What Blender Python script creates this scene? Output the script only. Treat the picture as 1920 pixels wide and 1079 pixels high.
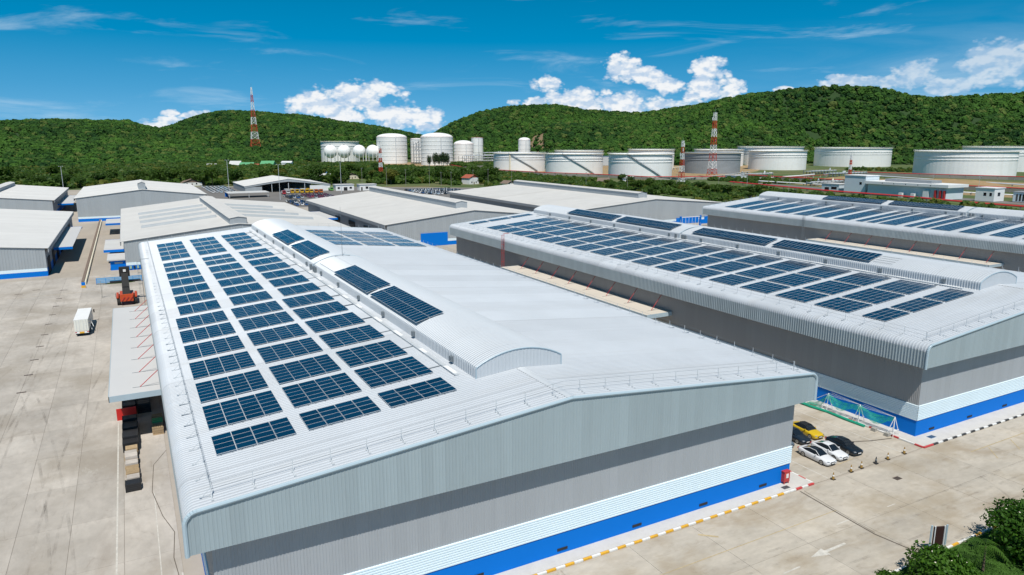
import bpy, math, random
import numpy as np
from mathutils import Vector, Matrix

for _o in list(bpy.data.objects):
    bpy.data.objects.remove(_o)
SC = bpy.context.scene
COL = SC.collection
R = math.radians
rnd = random.Random(7)

# ---------------------------------------------------------------- camera
CAMH = 39.0
cd = bpy.data.cameras.new('camera')
cd.sensor_width = 36.0
cd.lens = 24.83
cd.clip_start = 0.5
cd.clip_end = 20000
cam = bpy.data.objects.new('camera', cd)
cam.location = (0, 0, CAMH)
cam.rotation_euler = (math.pi / 2 - 0.2034, 0, -0.4958)
COL.objects.link(cam)
SC.camera = cam

# ---------------------------------------------------------------- node helper
class NG:
    def __init__(s, tree):
        s.t = tree; s.n = tree.nodes; s.l = tree.links
    def node(s, typ, **kw):
        nd = s.n.new(typ)
        for k, v in kw.items(): setattr(nd, k, v)
        return nd
    def put(s, sock, val):
        if hasattr(val, 'links') and hasattr(val, 'node'): s.l.new(val, sock)
        else: sock.default_value = val
    def m(s, op, a, b=0.0, c=0.0, clamp=False):
        nd = s.n.new('ShaderNodeMath'); nd.operation = op; nd.use_clamp = clamp
        s.put(nd.inputs[0], a); s.put(nd.inputs[1], b); s.put(nd.inputs[2], c)
        return nd.outputs[0]
    def ss(s, x, a, b, lo=0.0, hi=1.0):
        nd = s.n.new('ShaderNodeMapRange'); nd.interpolation_type = 'SMOOTHSTEP'
        s.put(nd.inputs['Value'], x); s.put(nd.inputs['From Min'], a); s.put(nd.inputs['From Max'], b)
        s.put(nd.inputs['To Min'], lo); s.put(nd.inputs['To Max'], hi)
        return nd.outputs['Result']
    def mix(s, f, a, b, typ='MIX'):
        nd = s.n.new('ShaderNodeMix'); nd.data_type = 'RGBA'; nd.blend_type = typ
        s.put(nd.inputs[0], f); s.put(nd.inputs[6], a); s.put(nd.inputs[7], b)
        return nd.outputs[2]
    def noise(s, vec, scale, detail=4.0, rough=0.5, dist=0.0):
        nd = s.n.new('ShaderNodeTexNoise')
        s.put(nd.inputs['Vector'], vec); nd.inputs['Scale'].default_value = scale
        nd.inputs['Detail'].default_value = detail; nd.inputs['Roughness'].default_value = rough
        nd.inputs['Distortion'].default_value = dist
        return nd.outputs['Fac']
    def comb(s, x, y, z):
        nd = s.n.new('ShaderNodeCombineXYZ')
        for i, v in enumerate((x, y, z)): s.put(nd.inputs[i], v)
        return nd.outputs[0]
    def sep(s, v):
        nd = s.n.new('ShaderNodeSeparateXYZ'); s.l.new(v, nd.inputs[0]); return nd.outputs
    def vscale(s, v, sc):
        nd = s.n.new('ShaderNodeVectorMath'); nd.operation = 'MULTIPLY'
        s.l.new(v, nd.inputs[0]); nd.inputs[1].default_value = sc; return nd.outputs[0]

# ---------------------------------------------------------------- world and sky
SUN_D = Vector((0.20, 0.51, -1.0)).normalized()      # the way sunlight travels
world = bpy.data.worlds.new('World')
SC.world = world
world.use_nodes = True
W = NG(world.node_tree)
W.n.clear()
geo = W.node('ShaderNodeTexCoord')
dx, dy, dz = W.sep(geo.outputs['Generated'])
az = W.m('ARCTAN2', dx, dy)
el = W.m('ARCSINE', dz)
sky = W.node('ShaderNodeTexSky', sky_type='NISHITA')
sky.sun_disc = False
sky.sun_elevation = math.asin(-SUN_D.z)
sky.sun_rotation = math.atan2(-SUN_D.x, -SUN_D.y) % (2 * math.pi)
sky.altitude = 0
sky.air_density = 1.0
sky.dust_density = 0.0
sky.ozone_density = 3.0
# deep tropical blue all the way down: look the sky up a little above the real elevation
vz = W.m('ADD', W.m('MULTIPLY', dz, 0.80), 0.24)
W.l.new(W.comb(dx, dy, vz), sky.inputs['Vector'])
hsv = W.node('ShaderNodeHueSaturation')
hsv.inputs['Hue'].default_value = 0.479
W.put(hsv.inputs['Saturation'], W.ss(dz, 0.02, 0.22, 1.34, 1.62))
W.put(hsv.inputs['Value'], W.ss(dz, -0.02, 0.50, 1.44, 0.62))
W.l.new(sky.outputs[0], hsv.inputs['Color'])
skycol = hsv.outputs[0]
CLOUDS = [(0.2516, 0.0427, 0.051, 0.0234), (0.308, 0.0571, 0.0408, 0.0249), (0.2767, 0.0602, 0.034, 0.0161), (0.3393, 0.0364, 0.0408, 0.0205), (0.3751, 0.0295, 0.0306, 0.019), (0.2314, 0.0493, 0.0306, 0.022), (0.6431, 0.0988, 0.0272, 0.019), (0.6682, 0.0882, 0.0326, 0.0132), (0.5467, 0.0755, 0.0231, 0.0117), (0.5833, 0.0544, 0.0544, 0.0161), (0.6482, 0.0505, 0.0748, 0.0161), (0.525, 0.0532, 0.0306, 0.0073), (0.7038, 0.074, 0.0272, 0.0132), (0.7577, 0.0932, 0.0258, 0.019), (0.7556, 0.0697, 0.0285, 0.022), (0.7893, 0.0691, 0.0177, 0.0117), (0.9253, 0.0739, 0.0326, 0.0088), (0.9993, 0.0833, 0.0285, 0.0117), (0.9839, 0.0699, 0.0408, 0.0103), (1.0832, 0.0861, 0.0408, 0.019), (1.0764, 0.1008, 0.034, 0.0132), (1.0446, 0.0646, 0.0612, 0.0103), (0.8549, 0.0643, 0.0163, 0.0051), (0.0557, 0.0359, 0.0122, 0.0044), (0.0497, 0.0223, 0.0353, 0.0088), (0.0901, 0.0319, 0.0204, 0.0073)]
uv = W.comb(az, el, 0.0)
def vm(op, p, q):
    nd = W.node('ShaderNodeVectorMath', operation=op); W.put(nd.inputs[0], p); W.put(nd.inputs[1], q)
    return nd.outputs['Value'] if op == 'DOT_PRODUCT' else nd.outputs[0]
r2 = None                                             # smallest squared ellipse distance over all the clouds
for (u0, v0, a, b) in CLOUDS:
    w = vm('MULTIPLY', vm('SUBTRACT', uv, (u0, v0, 0)), (.92 / a, .92 / b, 0))
    e = vm('DOT_PRODUCT', w, w)
    r2 = e if r2 is None else W.m('SMOOTH_MIN', r2, e, 0.4)
dens = W.m('SUBTRACT', 1.0, r2)
# the same kind of low cumulus goes on all round, outside the picture too
cvec = W.comb(az, W.m('MULTIPLY', el, 1.6), 0.0)
big = W.noise(cvec, 4.0, 2.0)
outside = W.ss(W.m('ABSOLUTE', W.m('SUBTRACT', az, 0.496)), 0.66, 0.80)
ring = W.m('SUBTRACT', W.m('MULTIPLY', W.m('SUBTRACT', big, 0.52), 9.0), W.m('MULTIPLY', W.m('ABSOLUTE', W.m('SUBTRACT', el, 0.06)), 14.0))
ring = W.m('ADD', ring, W.m('MULTIPLY', W.m('SUBTRACT', outside, 1.0), 20.0))
dens = W.m('MAXIMUM', dens, ring)
dens = W.m('MAXIMUM', dens, -1.6)
CBIAS = 0.365
def billow(vec):
    v = W.node('ShaderNodeTexVoronoi'); v.feature = 'F1'
    W.l.new(vec, v.inputs['Vector']); v.inputs['Scale'].default_value = 46.0
    v.inputs['Detail'].default_value = 2.0; v.inputs['Roughness'].default_value = 0.55; v.inputs['Lacunarity'].default_value = 2.2
    return W.m('SUBTRACT', 1.0, v.outputs['Distance'])
n1 = W.m('ADD', W.m('MULTIPLY', W.noise(cvec, 30.0, 6.0, 0.58, 0.2), 0.62), W.m('MULTIPLY', billow(cvec), 0.30))
up = W.comb(W.m('SUBTRACT', az, 0.004), W.m('MULTIPLY', W.m('ADD', el, 0.005), 1.6), 0.0)
d1 = W.m('ADD', dens, W.m('MULTIPLY', W.m('SUBTRACT', n1, CBIAS), 3.6))
alpha = W.ss(d1, -0.10, 0.60)
lit = W.ss(W.m('SUBTRACT', W.noise(cvec, 34.0, 3.0, 0.6), W.noise(up, 34.0, 3.0, 0.6)), -0.16, 0.10)
core = W.ss(d1, 0.2, 1.6)
lit = W.m('MAXIMUM', lit, W.m('MULTIPLY', core, 0.42))
ccol = W.mix(lit, (4.4, 6.0, 8.0, 1), (9.4, 9.5, 9.6, 1))
# thin high veil, streaked, and the milky haze low on the right-hand side
wv = W.comb(W.m('MULTIPLY', az, 4.0), W.m('MULTIPLY', el, 26.0), 3.0)
veil = W.m('MULTIPLY', W.ss(W.noise(wv, 1.3, 6.0, 0.6, 0.6), 0.52, 0.80), 0.40)
veilR = W.m('MULTIPLY', W.ss(az, 0.70, 1.10), W.ss(W.noise(wv, 0.8, 6.0, 0.62, 0.8), 0.36, 0.72))
veilR = W.m('MULTIPLY', veilR, W.ss(el, 0.17, 0.02, 0.0, 0.50))
veil = W.m('MAXIMUM', veil, veilR)
mist = W.ss(el, 0.070, -0.01, 0.0, 0.12)
base = W.mix(mist, skycol, (5.5, 7.6, 9.0, 1))
base = W.mix(veil, base, (6.6, 8.2, 9.4, 1))
final = W.mix(W.m('MULTIPLY', alpha, W.ss(az, 0.82, 1.0, 0.95, 0.50)), base, ccol)
bg = W.node('ShaderNodeBackground')
bg.inputs['Strength'].default_value = 0.10
W.l.new(final, bg.inputs['Color'])
wo = W.node('ShaderNodeOutputWorld')
W.l.new(bg.outputs[0], wo.inputs['Surface'])

sl = bpy.data.lights.new('sun', 'SUN')
sl.energy = 4.7
sl.angle = R(0.55)
sl.color = (1.0, 0.955, 0.88)
sun = bpy.data.objects.new('sun', sl)
sun.rotation_euler = SUN_D.to_track_quat('-Z', 'Y').to_euler()
sun.location = (-60, -150, 300)
COL.objects.link(sun)

SC.view_settings.view_transform = 'Standard'
SC.view_settings.look = 'None'
SC.view_settings.gamma = 1.0
SC.view_settings.exposure = 0.0
SC.view_settings.use_curve_mapping = False

# ---------------------------------------------------------------- materials
MATS = {}
def mat(name, col, rough=0.6, metal=0.0, var=0.10, scale=0.35, stretch=(1, 1, 1), var2=0.0, scale2=3.0,
        tint=None, objvar=0.0, bump=0.0, bscale=20.0, spec=0.5, coat=0.0, grime=None):
    """procedural material: base colour, two noise scales in world space, optional per-object variation"""
    if name in MATS: return MATS[name]
    m = bpy.data.materials.new(name); m.use_nodes = True
    g = NG(m.node_tree); b = g.n['Principled BSDF']
    b.inputs['Roughness'].default_value = rough
    b.inputs['Metallic'].default_value = metal
    b.inputs['Specular IOR Level'].default_value = spec
    b.inputs['Coat Weight'].default_value = coat
    b.inputs['Coat Roughness'].default_value = 0.05
    pos = g.node('ShaderNodeNewGeometry').outputs['Position']
    f = g.noise(g.vscale(pos, stretch), scale, 6.0, 0.6)
    fac = g.m('MULTIPLY_ADD', g.m('SUBTRACT', f, 0.5), var * 4, 1.0)
    if var2:
        f2 = g.noise(g.vscale(pos, stretch), scale2, 4.0, 0.6)
        fac = g.m('MULTIPLY', fac, g.m('MULTIPLY_ADD', g.m('SUBTRACT', f2, 0.5), var2 * 4, 1.0))
    if objvar:
        oi = g.node('ShaderNodeObjectInfo').outputs['Random']
        fac = g.m('MULTIPLY', fac, g.m('MULTIPLY_ADD', g.m('SUBTRACT', oi, 0.5), objvar * 2, 1.0))
    c = g.mix(1.0, (*col, 1), g.comb(fac, fac, fac), 'MULTIPLY')
    if tint:
        f3 = g.ss(g.noise(pos, tint[1], 5.0, 0.6), 0.45, 0.68)
        c = g.mix(g.m('MULTIPLY', f3, tint[2]), c, (*tint[0], 1))
    if grime:
        gs, ga, gc, lc = grime
        gp = g.vscale(pos, gs)
        s1 = g.ss(g.noise(gp, 0.10, 8.0, 0.68, 0.8), 0.50, 0.72)
        s2 = g.ss(g.noise(gp, 0.45, 8.0, 0.72, 1.2), 0.54, 0.74)
        s3 = g.ss(g.noise(gp, 0.22, 9.0, 0.75, 0.5), 0.55, 0.70)
        c = g.mix(g.m('MULTIPLY', s1, ga), c, (*gc, 1))
        c = g.mix(g.m('MULTIPLY', s2, ga * .7), c, (gc[0] * .7, gc[1] * .68, gc[2] * .66, 1))
        c = g.mix(g.m('MULTIPLY', s3, ga * .8), c, (*lc, 1))
    g.l.new(c, b.inputs['Base Color'])
    if bump:
        bn = g.node('ShaderNodeBump'); bn.inputs['Strength'].default_value = bump
        bn.inputs['Distance'].default_value = 0.03
        g.l.new(g.noise(pos, bscale, 5.0), bn.inputs['Height'])
        g.l.new(bn.outputs[0], b.inputs['Normal'])
    MATS[name] = m
    return m

def stripes(name, col, axis, width, amt, rough=0.45, var=0.05, metal=0.0, grime=None):
    """sheet-metal paint whose tone differs from sheet to sheet along one axis"""
    if name in MATS: return MATS[name]
    m = mat(name, col, rough, metal, var, 0.15, grime=grime)
    g = NG(m.node_tree); b = g.n['Principled BSDF']
    src = b.inputs['Base Color'].links[0].from_socket
    xyz = g.sep(g.node('ShaderNodeNewGeometry').outputs['Position'])
    k = g.m('FLOOR', g.m('DIVIDE', xyz[axis], width))
    wn = g.node('ShaderNodeTexWhiteNoise', noise_dimensions='1D'); g.l.new(k, wn.inputs['W'])
    fac = g.m('MULTIPLY_ADD', g.m('SUBTRACT', wn.outputs[0], 0.5), amt * 2, 1.0)
    seam = g.m('FRACT', g.m('DIVIDE', xyz[axis], width))
    fac = g.m('MULTIPLY', fac, g.ss(seam, 0.0, 0.03, 0.80, 1.0))
    c = g.mix(1.0, src, g.comb(fac, fac, fac), 'MULTIPLY')
    g.l.new(c, b.inputs['Base Color'])
    return m

def M_roof(): return stripes('white_roof_sheet', (0.515, 0.545, 0.58), 1, 6.2, 0.05, 0.42, 0.05, grime=((.22, 3.0, 1), .22, (.42, .42, .41), (.60, .62, .65)))
M_ROOF = M_roof()
M_PAN = stripes('roof_pan_rib_shade', (0.42, 0.45, 0.485), 1, 6.2, 0.05, 0.5, 0.07, grime=((.22, 3.0, 1), .30, (.36, .36, .35), (.54, .57, .60)))  # pans toned darker than the ribs, painting in rib shading; grime on top
M_ROOFX = mat('white_vault_sheet', (0.55, 0.58, 0.61), 0.38, 0.0, 0.05, 0.12, (1, 0.2, 1))
M_FASC = stripes('grey_fascia_sheet', (0.325, 0.395, 0.425), 0, 1.05, 0.055, 0.45, 0.04, grime=((2.2, 1, .25), .25, (.265, .31, .33), (.38, .45, .48)))
M_FASCS = stripes('grey_side_fascia_sheet', (0.33, 0.385, 0.41), 1, 1.26, 0.05, 0.45, 0.04)
M_WALLF = stripes('grey_wall_sheet', (0.355, 0.38, 0.405), 0, 1.05, 0.03, 0.5, 0.03, grime=((2.2, 1, .25), .22, (.29, .305, .325), (.41, .43, .455)))
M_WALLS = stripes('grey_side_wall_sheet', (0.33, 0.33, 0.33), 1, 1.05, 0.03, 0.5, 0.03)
M_TRIM = mat('light_blue_trim', (0.40, 0.50, 0.56), 0.4, 0.0, 0.04)
M_BAND = mat('white_band', (0.72, 0.84, 0.90), 0.45, 0.0, 0.02)
M_BLUE = mat('blue_wall_paint', (0.0, 0.165, 0.62), 0.65, 0.0, 0.03, 0.3, spec=0.15)
M_DARK = mat('dark_void', (0.02, 0.022, 0.025), 0.9, 0.0, 0.1)
M_SOFF = mat('soffit_grey', (0.16, 0.17, 0.18), 0.8)
M_GALV = mat('galvanised_steel', (0.60, 0.63, 0.65), 0.5, 0.2, 0.08, 2.0)
M_GALVD = mat('weathered_galvanised_steel', (0.22, 0.25, 0.27), 0.5, 0.4, 0.1, 2.0)
M_ALU = mat('aluminium_frame', (0.70, 0.74, 0.77), 0.4, 0.3, 0.03)
M_RED = mat('red_paint', (0.46, 0.035, 0.035), 0.5, 0.0, 0.08, 1.0)
M_REDW = mat('mast_red_paint', (0.50, 0.05, 0.02), 0.6, 0.0, 0.10, 0.6)
M_WHITE = mat('white_paint', (0.80, 0.80, 0.79), 0.5, 0.0, 0.04, 0.6)
M_BLACK = mat('black_paint', (0.02, 0.02, 0.022), 0.45, 0.0, 0.1, 2.0)
M_RUB = mat('black_rubber', (0.018, 0.018, 0.018), 0.85, 0.0, 0.1, 4.0)
M_YEL = mat('yellow_paint', (0.70, 0.38, 0.03), 0.6, 0.0, 0.12, 1.5, (1, 1, 1), 0.10, 6.0)
M_KRED = mat('kerb_red_paint', (0.55, 0.06, 0.06), 0.6, 0.0, 0.12, 1.5, (1, 1, 1), 0.10, 6.0)
M_KWHT = mat('kerb_white_paint', (0.74, 0.73, 0.70), 0.6, 0.0, 0.06, 1.5, (1, 1, 1), 0.08, 6.0)
M_KBLK = mat('kerb_black_paint', (0.045, 0.045, 0.045), 0.6, 0.0, 0.12, 1.5, (1, 1, 1), 0.12, 6.0)
M_CONC = mat('concrete_slab', (0.435, 0.397, 0.352), 0.85, 0.0, 0.22, 0.11, (1, 0.55, 1), 0.10, 1.1,
             tint=((0.29, 0.25, 0.20), 0.07, 0.65), objvar=0.09, bump=0.10, bscale=6.0, grime=((1.6, .55, 1), .55, (.285, .242, .20), (.52, .49, .445)))
M_CONCF = mat('concrete_road_slab', (0.44, 0.397, 0.335), 0.85, 0.0, 0.20, 0.22, (0.5, 1, 1), 0.10, 1.6,
              tint=((0.315, 0.255, 0.175), 0.13, 0.65), objvar=0.06, bump=0.10, bscale=6.0, grime=((.6, 1.5, 1), .6, (.29, .225, .15), (.47, .435, .375)))
M_JOINT = mat('joint_filler', (0.15, 0.125, 0.10), 0.9, 0.0, 0.2, 0.8)
M_YARD = mat('yard_concrete', (0.385, 0.34, 0.285), 0.9, 0.0, 0.16, 0.06, (1, 0.5, 1), 0.06, 0.7)
M_ASPH = mat('lot_asphalt', (0.16, 0.15, 0.14), 0.9, 0.0, 0.15, 0.05)
M_PAVE = mat('pavement_concrete', (0.54, 0.52, 0.485), 0.85, 0.0, 0.07, 0.8, (1, 1, 1), 0.05, 5.0)
M_GRASSG = mat('meadow', (0.075, 0.11, 0.028), 1.0, 0.0, 0.25, 0.02, (1, 1, 1), 0.15, 0.3, tint=((0.22, 0.16, 0.08), 0.012, 0.55))
M_LAWN = mat('lawn', (0.045, 0.11, 0.012), 1.0, 0.0, 0.2, 0.8, (1, 1, 1), 0.2, 9.0)
M_DIRT = mat('bare_earth', (0.34, 0.23, 0.12), 1.0, 0.0, 0.18, 0.05, (1, 1, 1), 0.10, 0.8, tint=((0.10, 0.13, 0.04), 0.05, 0.5))
M_TANK = mat('white_tank_paint', (0.86, 0.85, 0.83), 0.5, 0.0, 0.05, 0.03, (1, 1, 3), 0.03, 0.3, grime=((1, 1, .12), .22, (.60, .58, .53), (.86, .86, .85)))
M_TANKG = mat('grey_tank_paint', (0.27, 0.29, 0.31), 0.55, 0.0, 0.10, 0.06, (1, 1, 3), 0.08, 0.3)
M_TCREAM = mat('cream_tank_rim', (0.74, 0.68, 0.54), 0.55, 0.0, 0.06, 0.1)
M_OLDROOF = stripes('old_white_roof_sheet', (0.58, 0.575, 0.56), 1, 7.5, 0.03, 0.6, 0.05, grime=((.25, 1.6, 1), .30, (.46, .44, .41), (.64, .63, .61)))
M_OLDROOFX = stripes('old_pale_roof_sheet', (0.54, 0.53, 0.51), 1, 9.0, 0.03, 0.6, 0.06, grime=((.25, 1.6, 1), .40, (.40, .38, .345), (.61, .60, .58)))
M_OLDWALL = stripes('old_grey_wall_sheet', (0.36, 0.39, 0.41), 0, 1.5, 0.03, 0.6, 0.04)
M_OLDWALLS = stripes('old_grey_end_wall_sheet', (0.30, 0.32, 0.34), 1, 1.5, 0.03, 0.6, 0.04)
M_TRUNK = mat('bark', (0.13, 0.09, 0.06), 0.9, 0.0, 0.2, 3.0)
M_WOOD = mat('pallet_wood', (0.36, 0.26, 0.15), 0.8, 0.0, 0.2, 1.5, (1, 1, 1), 0.15, 8.0, objvar=0.18)
M_CARTON = mat('grey_carton', (0.42, 0.38, 0.34), 0.8, 0.0, 0.2, 1.0, objvar=0.25)
M_PGREEN = mat('green_tarpaulin', (0.02, 0.26, 0.09), 0.6, 0.0, 0.1, 1.0)
M_CANOPY = mat('grey_canopy_sheet', (0.57, 0.565, 0.56), 0.55, 0.0, 0.03, 0.1)
M_CANOPYB = mat('beige_canopy_sheet', (0.62, 0.56, 0.48), 0.6, 0.0, 0.06, 0.15)
M_GLASS = mat('tinted_glass', (0.012, 0.016, 0.022), 0.04, 0.0, 0.02, spec=0.8)
M_ORANGE = mat('orange_machine_paint', (0.50, 0.07, 0.015), 0.45, 0.0, 0.08, 1.0)
M_SILV = mat('wheel_silver', (0.38, 0.39, 0.40), 0.35, 0.7, 0.05, 3.0)

M_TILE = mat('red_roof_tile', (0.36, 0.09, 0.05), 0.8, 0.0, 0.12, 0.5)
M_BROWN = mat('brown_roof', (0.19, 0.14, 0.11), 0.9, 0.0, 0.15, 0.4)
M_GREENR = mat('green_metal_roof', (0.12, 0.36, 0.17), 0.6, 0.0, 0.08, 0.2)
M_BLUER = mat('blue_metal_roof', (0.10, 0.22, 0.38), 0.6, 0.0, 0.1, 0.3)

def solar_mat():
    m = bpy.data.materials.new('solar_cell_glass'); m.use_nodes = True
    g = NG(m.node_tree); b = g.n['Principled BSDF']
    o = g.sep(g.node('ShaderNodeTexCoord').outputs['Object'])
    fx = g.m('ABSOLUTE', g.m('SUBTRACT', g.m('FRACT', g.m('DIVIDE', o[0], 0.1585)), 0.5))
    fy = g.m('ABSOLUTE', g.m('SUBTRACT', g.m('FRACT', g.m('DIVIDE', o[1], 0.1585)), 0.5))
    line = g.m('MAXIMUM', g.ss(fx, 0.455, 0.485), g.ss(fy, 0.455, 0.485))
    oi = g.node('ShaderNodeObjectInfo').outputs['Random']
    c = g.mix(oi, (0.0012, 0.022, 0.054, 1), (0.002, 0.034, 0.080, 1))
    c = g.mix(g.m('MULTIPLY', line, 0.12), c, (0.02, 0.06, 0.12, 1))
    g.l.new(c, b.inputs['Base Color'])
    b.inputs['Roughness'].default_value = 0.12
    b.inputs['IOR'].default_value = 1.5
    b.inputs['Specular IOR Level'].default_value = 0.5
    return m
M_SOLAR = solar_mat()

def leaf_mat(name, c1, c2, rough=0.55, trans=0.25, c3=None, patch=0.0):
    m = bpy.data.materials.new(name); m.use_nodes = True
    g = NG(m.node_tree); b = g.n['Principled BSDF']
    pos = g.node('ShaderNodeNewGeometry').outputs['Position']
    oi = g.node('ShaderNodeObjectInfo').outputs['Random']
    f = g.noise(pos, 1.1 if 'garden' in name else 0.55, 6.0, 0.75)
    f = g.m('ADD', g.m('MULTIPLY', g.ss(f, 0.3, 0.7), 0.55), g.m('MULTIPLY', oi, 0.45))
    if patch:
        f = g.m('ADD', g.m('MULTIPLY', oi, 0.62), g.m('MULTIPLY', g.ss(g.noise(pos, patch, 5.0, 0.6), 0.34, 0.66), 0.40))
    c = g.mix(f, (*c1, 1), (*c2, 1))
    if c3:
        r2 = g.m('FRACT', g.m('MULTIPLY', oi, 17.3))
        c = g.mix(g.m('MULTIPLY', g.ss(r2, 0.80, 1.0), 0.75), c, (*c3, 1))
    g.l.new(c, b.inputs['Base Color'])
    b.inputs['Roughness'].default_value = rough
    b.inputs['Specular IOR Level'].default_value = 0.25
    if trans:
        t = g.node('ShaderNodeBsdfTranslucent')
        g.l.new(g.mix(1.0, c, (1.0, 1.3, 0.5, 1), 'MULTIPLY'), t.inputs[0])
        mx = g.node('ShaderNodeMixShader'); mx.inputs[0].default_value = trans
        out = g.n['Material Output']
        g.l.new(b.outputs[0], mx.inputs[1]); g.l.new(t.outputs[0], mx.inputs[2])
        g.l.new(mx.outputs[0], out.inputs['Surface'])
    return m
M_LEAF = leaf_mat('broad_leaf_foliage', (0.018, 0.055, 0.007), (0.070, 0.125, 0.012), c3=(0.14, 0.135, 0.02))
M_LEAFF = leaf_mat('garden_tree_foliage', (0.014, 0.058, 0.005), (0.070, 0.160, 0.012))
M_HILLF = leaf_mat('hill_forest_foliage', (0.005, 0.032, 0.006), (0.052, 0.124, 0.014), 0.9, 0.0, c3=(0.105, 0.135, 0.03), patch=0.005)  # random crown tones and patches, widened to paint in sunlit and shaded canopy
M_PALM = leaf_mat('palm_foliage', (0.030, 0.085, 0.010), (0.08, 0.17, 0.02))
M_PETAL = mat('cream_petals', (0.8, 0.76, 0.6), 0.6)

def carpaint(name, col):
    return mat(name, col, 0.30, 0.0, 0.0, spec=0.5, coat=0.6)

# ---------------------------------------------------------------- mesh builder
class MB:
    def __init__(s): s.v = []; s.f = []; s.mi = []
    def add(s, vs, fs, m=0):
        o = len(s.v); s.v.extend(vs)
        for f in fs: s.f.append([i + o for i in f]); s.mi.append(m)
    def quad(s, a, b, c, d, m=0): s.add([a, b, c, d], [(0, 1, 2, 3)], m)
    def poly(s, p, m=0): s.add(list(p), [tuple(range(len(p)))], m)
    def box(s, x0, y0, z0, x1, y1, z1, m=0, mtop=None):
        v = [(x0, y0, z0), (x1, y0, z0), (x1, y1, z0), (x0, y1, z0), (x0, y0, z1), (x1, y0, z1), (x1, y1, z1), (x0, y1, z1)]
        s.add(v, [(0, 3, 2, 1), (0, 1, 5, 4), (1, 2, 6, 5), (2, 3, 7, 6), (3, 0, 4, 7)], m)
        s.add(v[4:], [(0, 1, 2, 3)], m if mtop is None else mtop)
    def tube(s, p, q, r, n=6, m=0, r2=None, cap=True):
        p = Vector(p); q = Vector(q); d = (q - p)
        if d.length < 1e-6: return
        d.normalize(); r2 = r if r2 is None else r2
        a = d.orthogonal().normalized(); b = d.cross(a)
        vs = []
        for k in range(n):
            t = 2 * math.pi * k / n; w = a * math.cos(t) + b * math.sin(t)
            vs.append(tuple(p + w * r))
        for k in range(n):
            t = 2 * math.pi * k / n; w = a * math.cos(t) + b * math.sin(t)
            vs.append(tuple(q + w * r2))
        fs = [(k, (k + 1) % n, n + (k + 1) % n, n + k) for k in range(n)]
        if cap: fs += [tuple(range(n - 1, -1, -1)), tuple(range(n, 2 * n))]
        s.add(vs, fs, m)
    def path(s, pts, r, n=6, m=0):
        for a, b in zip(pts, pts[1:]): s.tube(a, b, r, n, m)
    def lathe(s, prof, n=32, cx=0, cy=0, m=0, cap=True, a0=0.0):
        vs = []
        for (r, z) in prof:
            for k in range(n):
                t = 2 * math.pi * k / n + a0; vs.append((cx + r * math.cos(t), cy + r * math.sin(t), z))
        fs = []
        for j in range(len(prof) - 1):
            for k in range(n):
                k2 = (k + 1) % n; fs.append((j * n + k, j * n + k2, (j + 1) * n + k2, (j + 1) * n + k))
        if cap: fs.append(tuple((len(prof) - 1) * n + k for k in range(n)))
        s.add(vs, fs, m)
    def grid(s, P, m=0, flip=False):
        """P: list of rows of points"""
        nr, nc = len(P), len(P[0]); vs = [p for row in P for p in row]; fs = []
        for i in range(nr - 1):
            for j in range(nc - 1):
                a, b, c, d = i * nc + j, i * nc + j + 1, (i + 1) * nc + j + 1, (i + 1) * nc + j
                fs.append((a, d, c, b) if flip else (a, b, c, d))
        s.add(vs, fs, m)
    def mesh(s, name, mats, off=(0, 0, 0), smooth=False):
        me = bpy.data.meshes.new(name)
        if off != (0, 0, 0):
            ox, oy, oz = off; vs = [(v[0] - ox, v[1] - oy, v[2] - oz) for v in s.v]
        else: vs = s.v
        me.from_pydata(vs, [], s.f)
        if not isinstance(mats, (list, tuple)): mats = [mats]
        for mm in mats: me.materials.append(mm)
        if len(mats) > 1: me.polygons.foreach_set('material_index', s.mi)
        if smooth: me.polygons.foreach_set('use_smooth', [True] * len(me.polygons))
        me.update(); return me
    def build(s, name, mats, parent=None, smooth=False):
        """coordinates are in world space when parented to a thing() (its location is taken off), else as given"""
        off = (0, 0, 0)
        if parent is not None:
            off = tuple(parent['_base']) if '_base' in parent else (0, 0, 0)
        o = bpy.data.objects.new(name, s.mesh(name, mats, off, smooth)); COL.objects.link(o)
        if parent is not None: o.parent = parent
        if '_base' not in o and parent is not None and '_base' in parent: o['_base'] = list(off)
        return o

def tag(o, label=None, cat=None, group=None, kind=None):
    if label: o['label'] = label
    if cat: o['category'] = cat
    if group: o['group'] = group
    if kind: o['kind'] = kind
    return o
def thing(name, label, cat, base=(0, 0, 0), group=None, kind=None):
    o = bpy.data.objects.new(name, None); COL.objects.link(o)
    o.empty_display_size = 0.5; o.location = base; o['_base'] = list(base)
    return tag(o, label, cat, group, kind)
def link_mesh(name, me, parent=None, loc=(0, 0, 0), rz=0.0, scale=None):
    o = bpy.data.objects.new(name, me); COL.objects.link(o)
    o.location = loc; o.rotation_euler = (0, 0, rz)
    if scale: o.scale = scale
    if parent is not None: o.parent = parent
    return o
def copy_tree(o, parent=None):
    c = o.copy(); COL.objects.link(c); c.parent = parent
    for ch in list(o.children): copy_tree(ch, c)
    return c
ORD = ['first', 'second', 'third', 'fourth', 'fifth', 'sixth', 'seventh', 'eighth', 'ninth', 'tenth', 'eleventh', 'twelfth',
       'thirteenth', 'fourteenth', 'fifteenth', 'sixteenth', 'seventeenth', 'eighteenth', 'nineteenth', 'twentieth']

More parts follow.
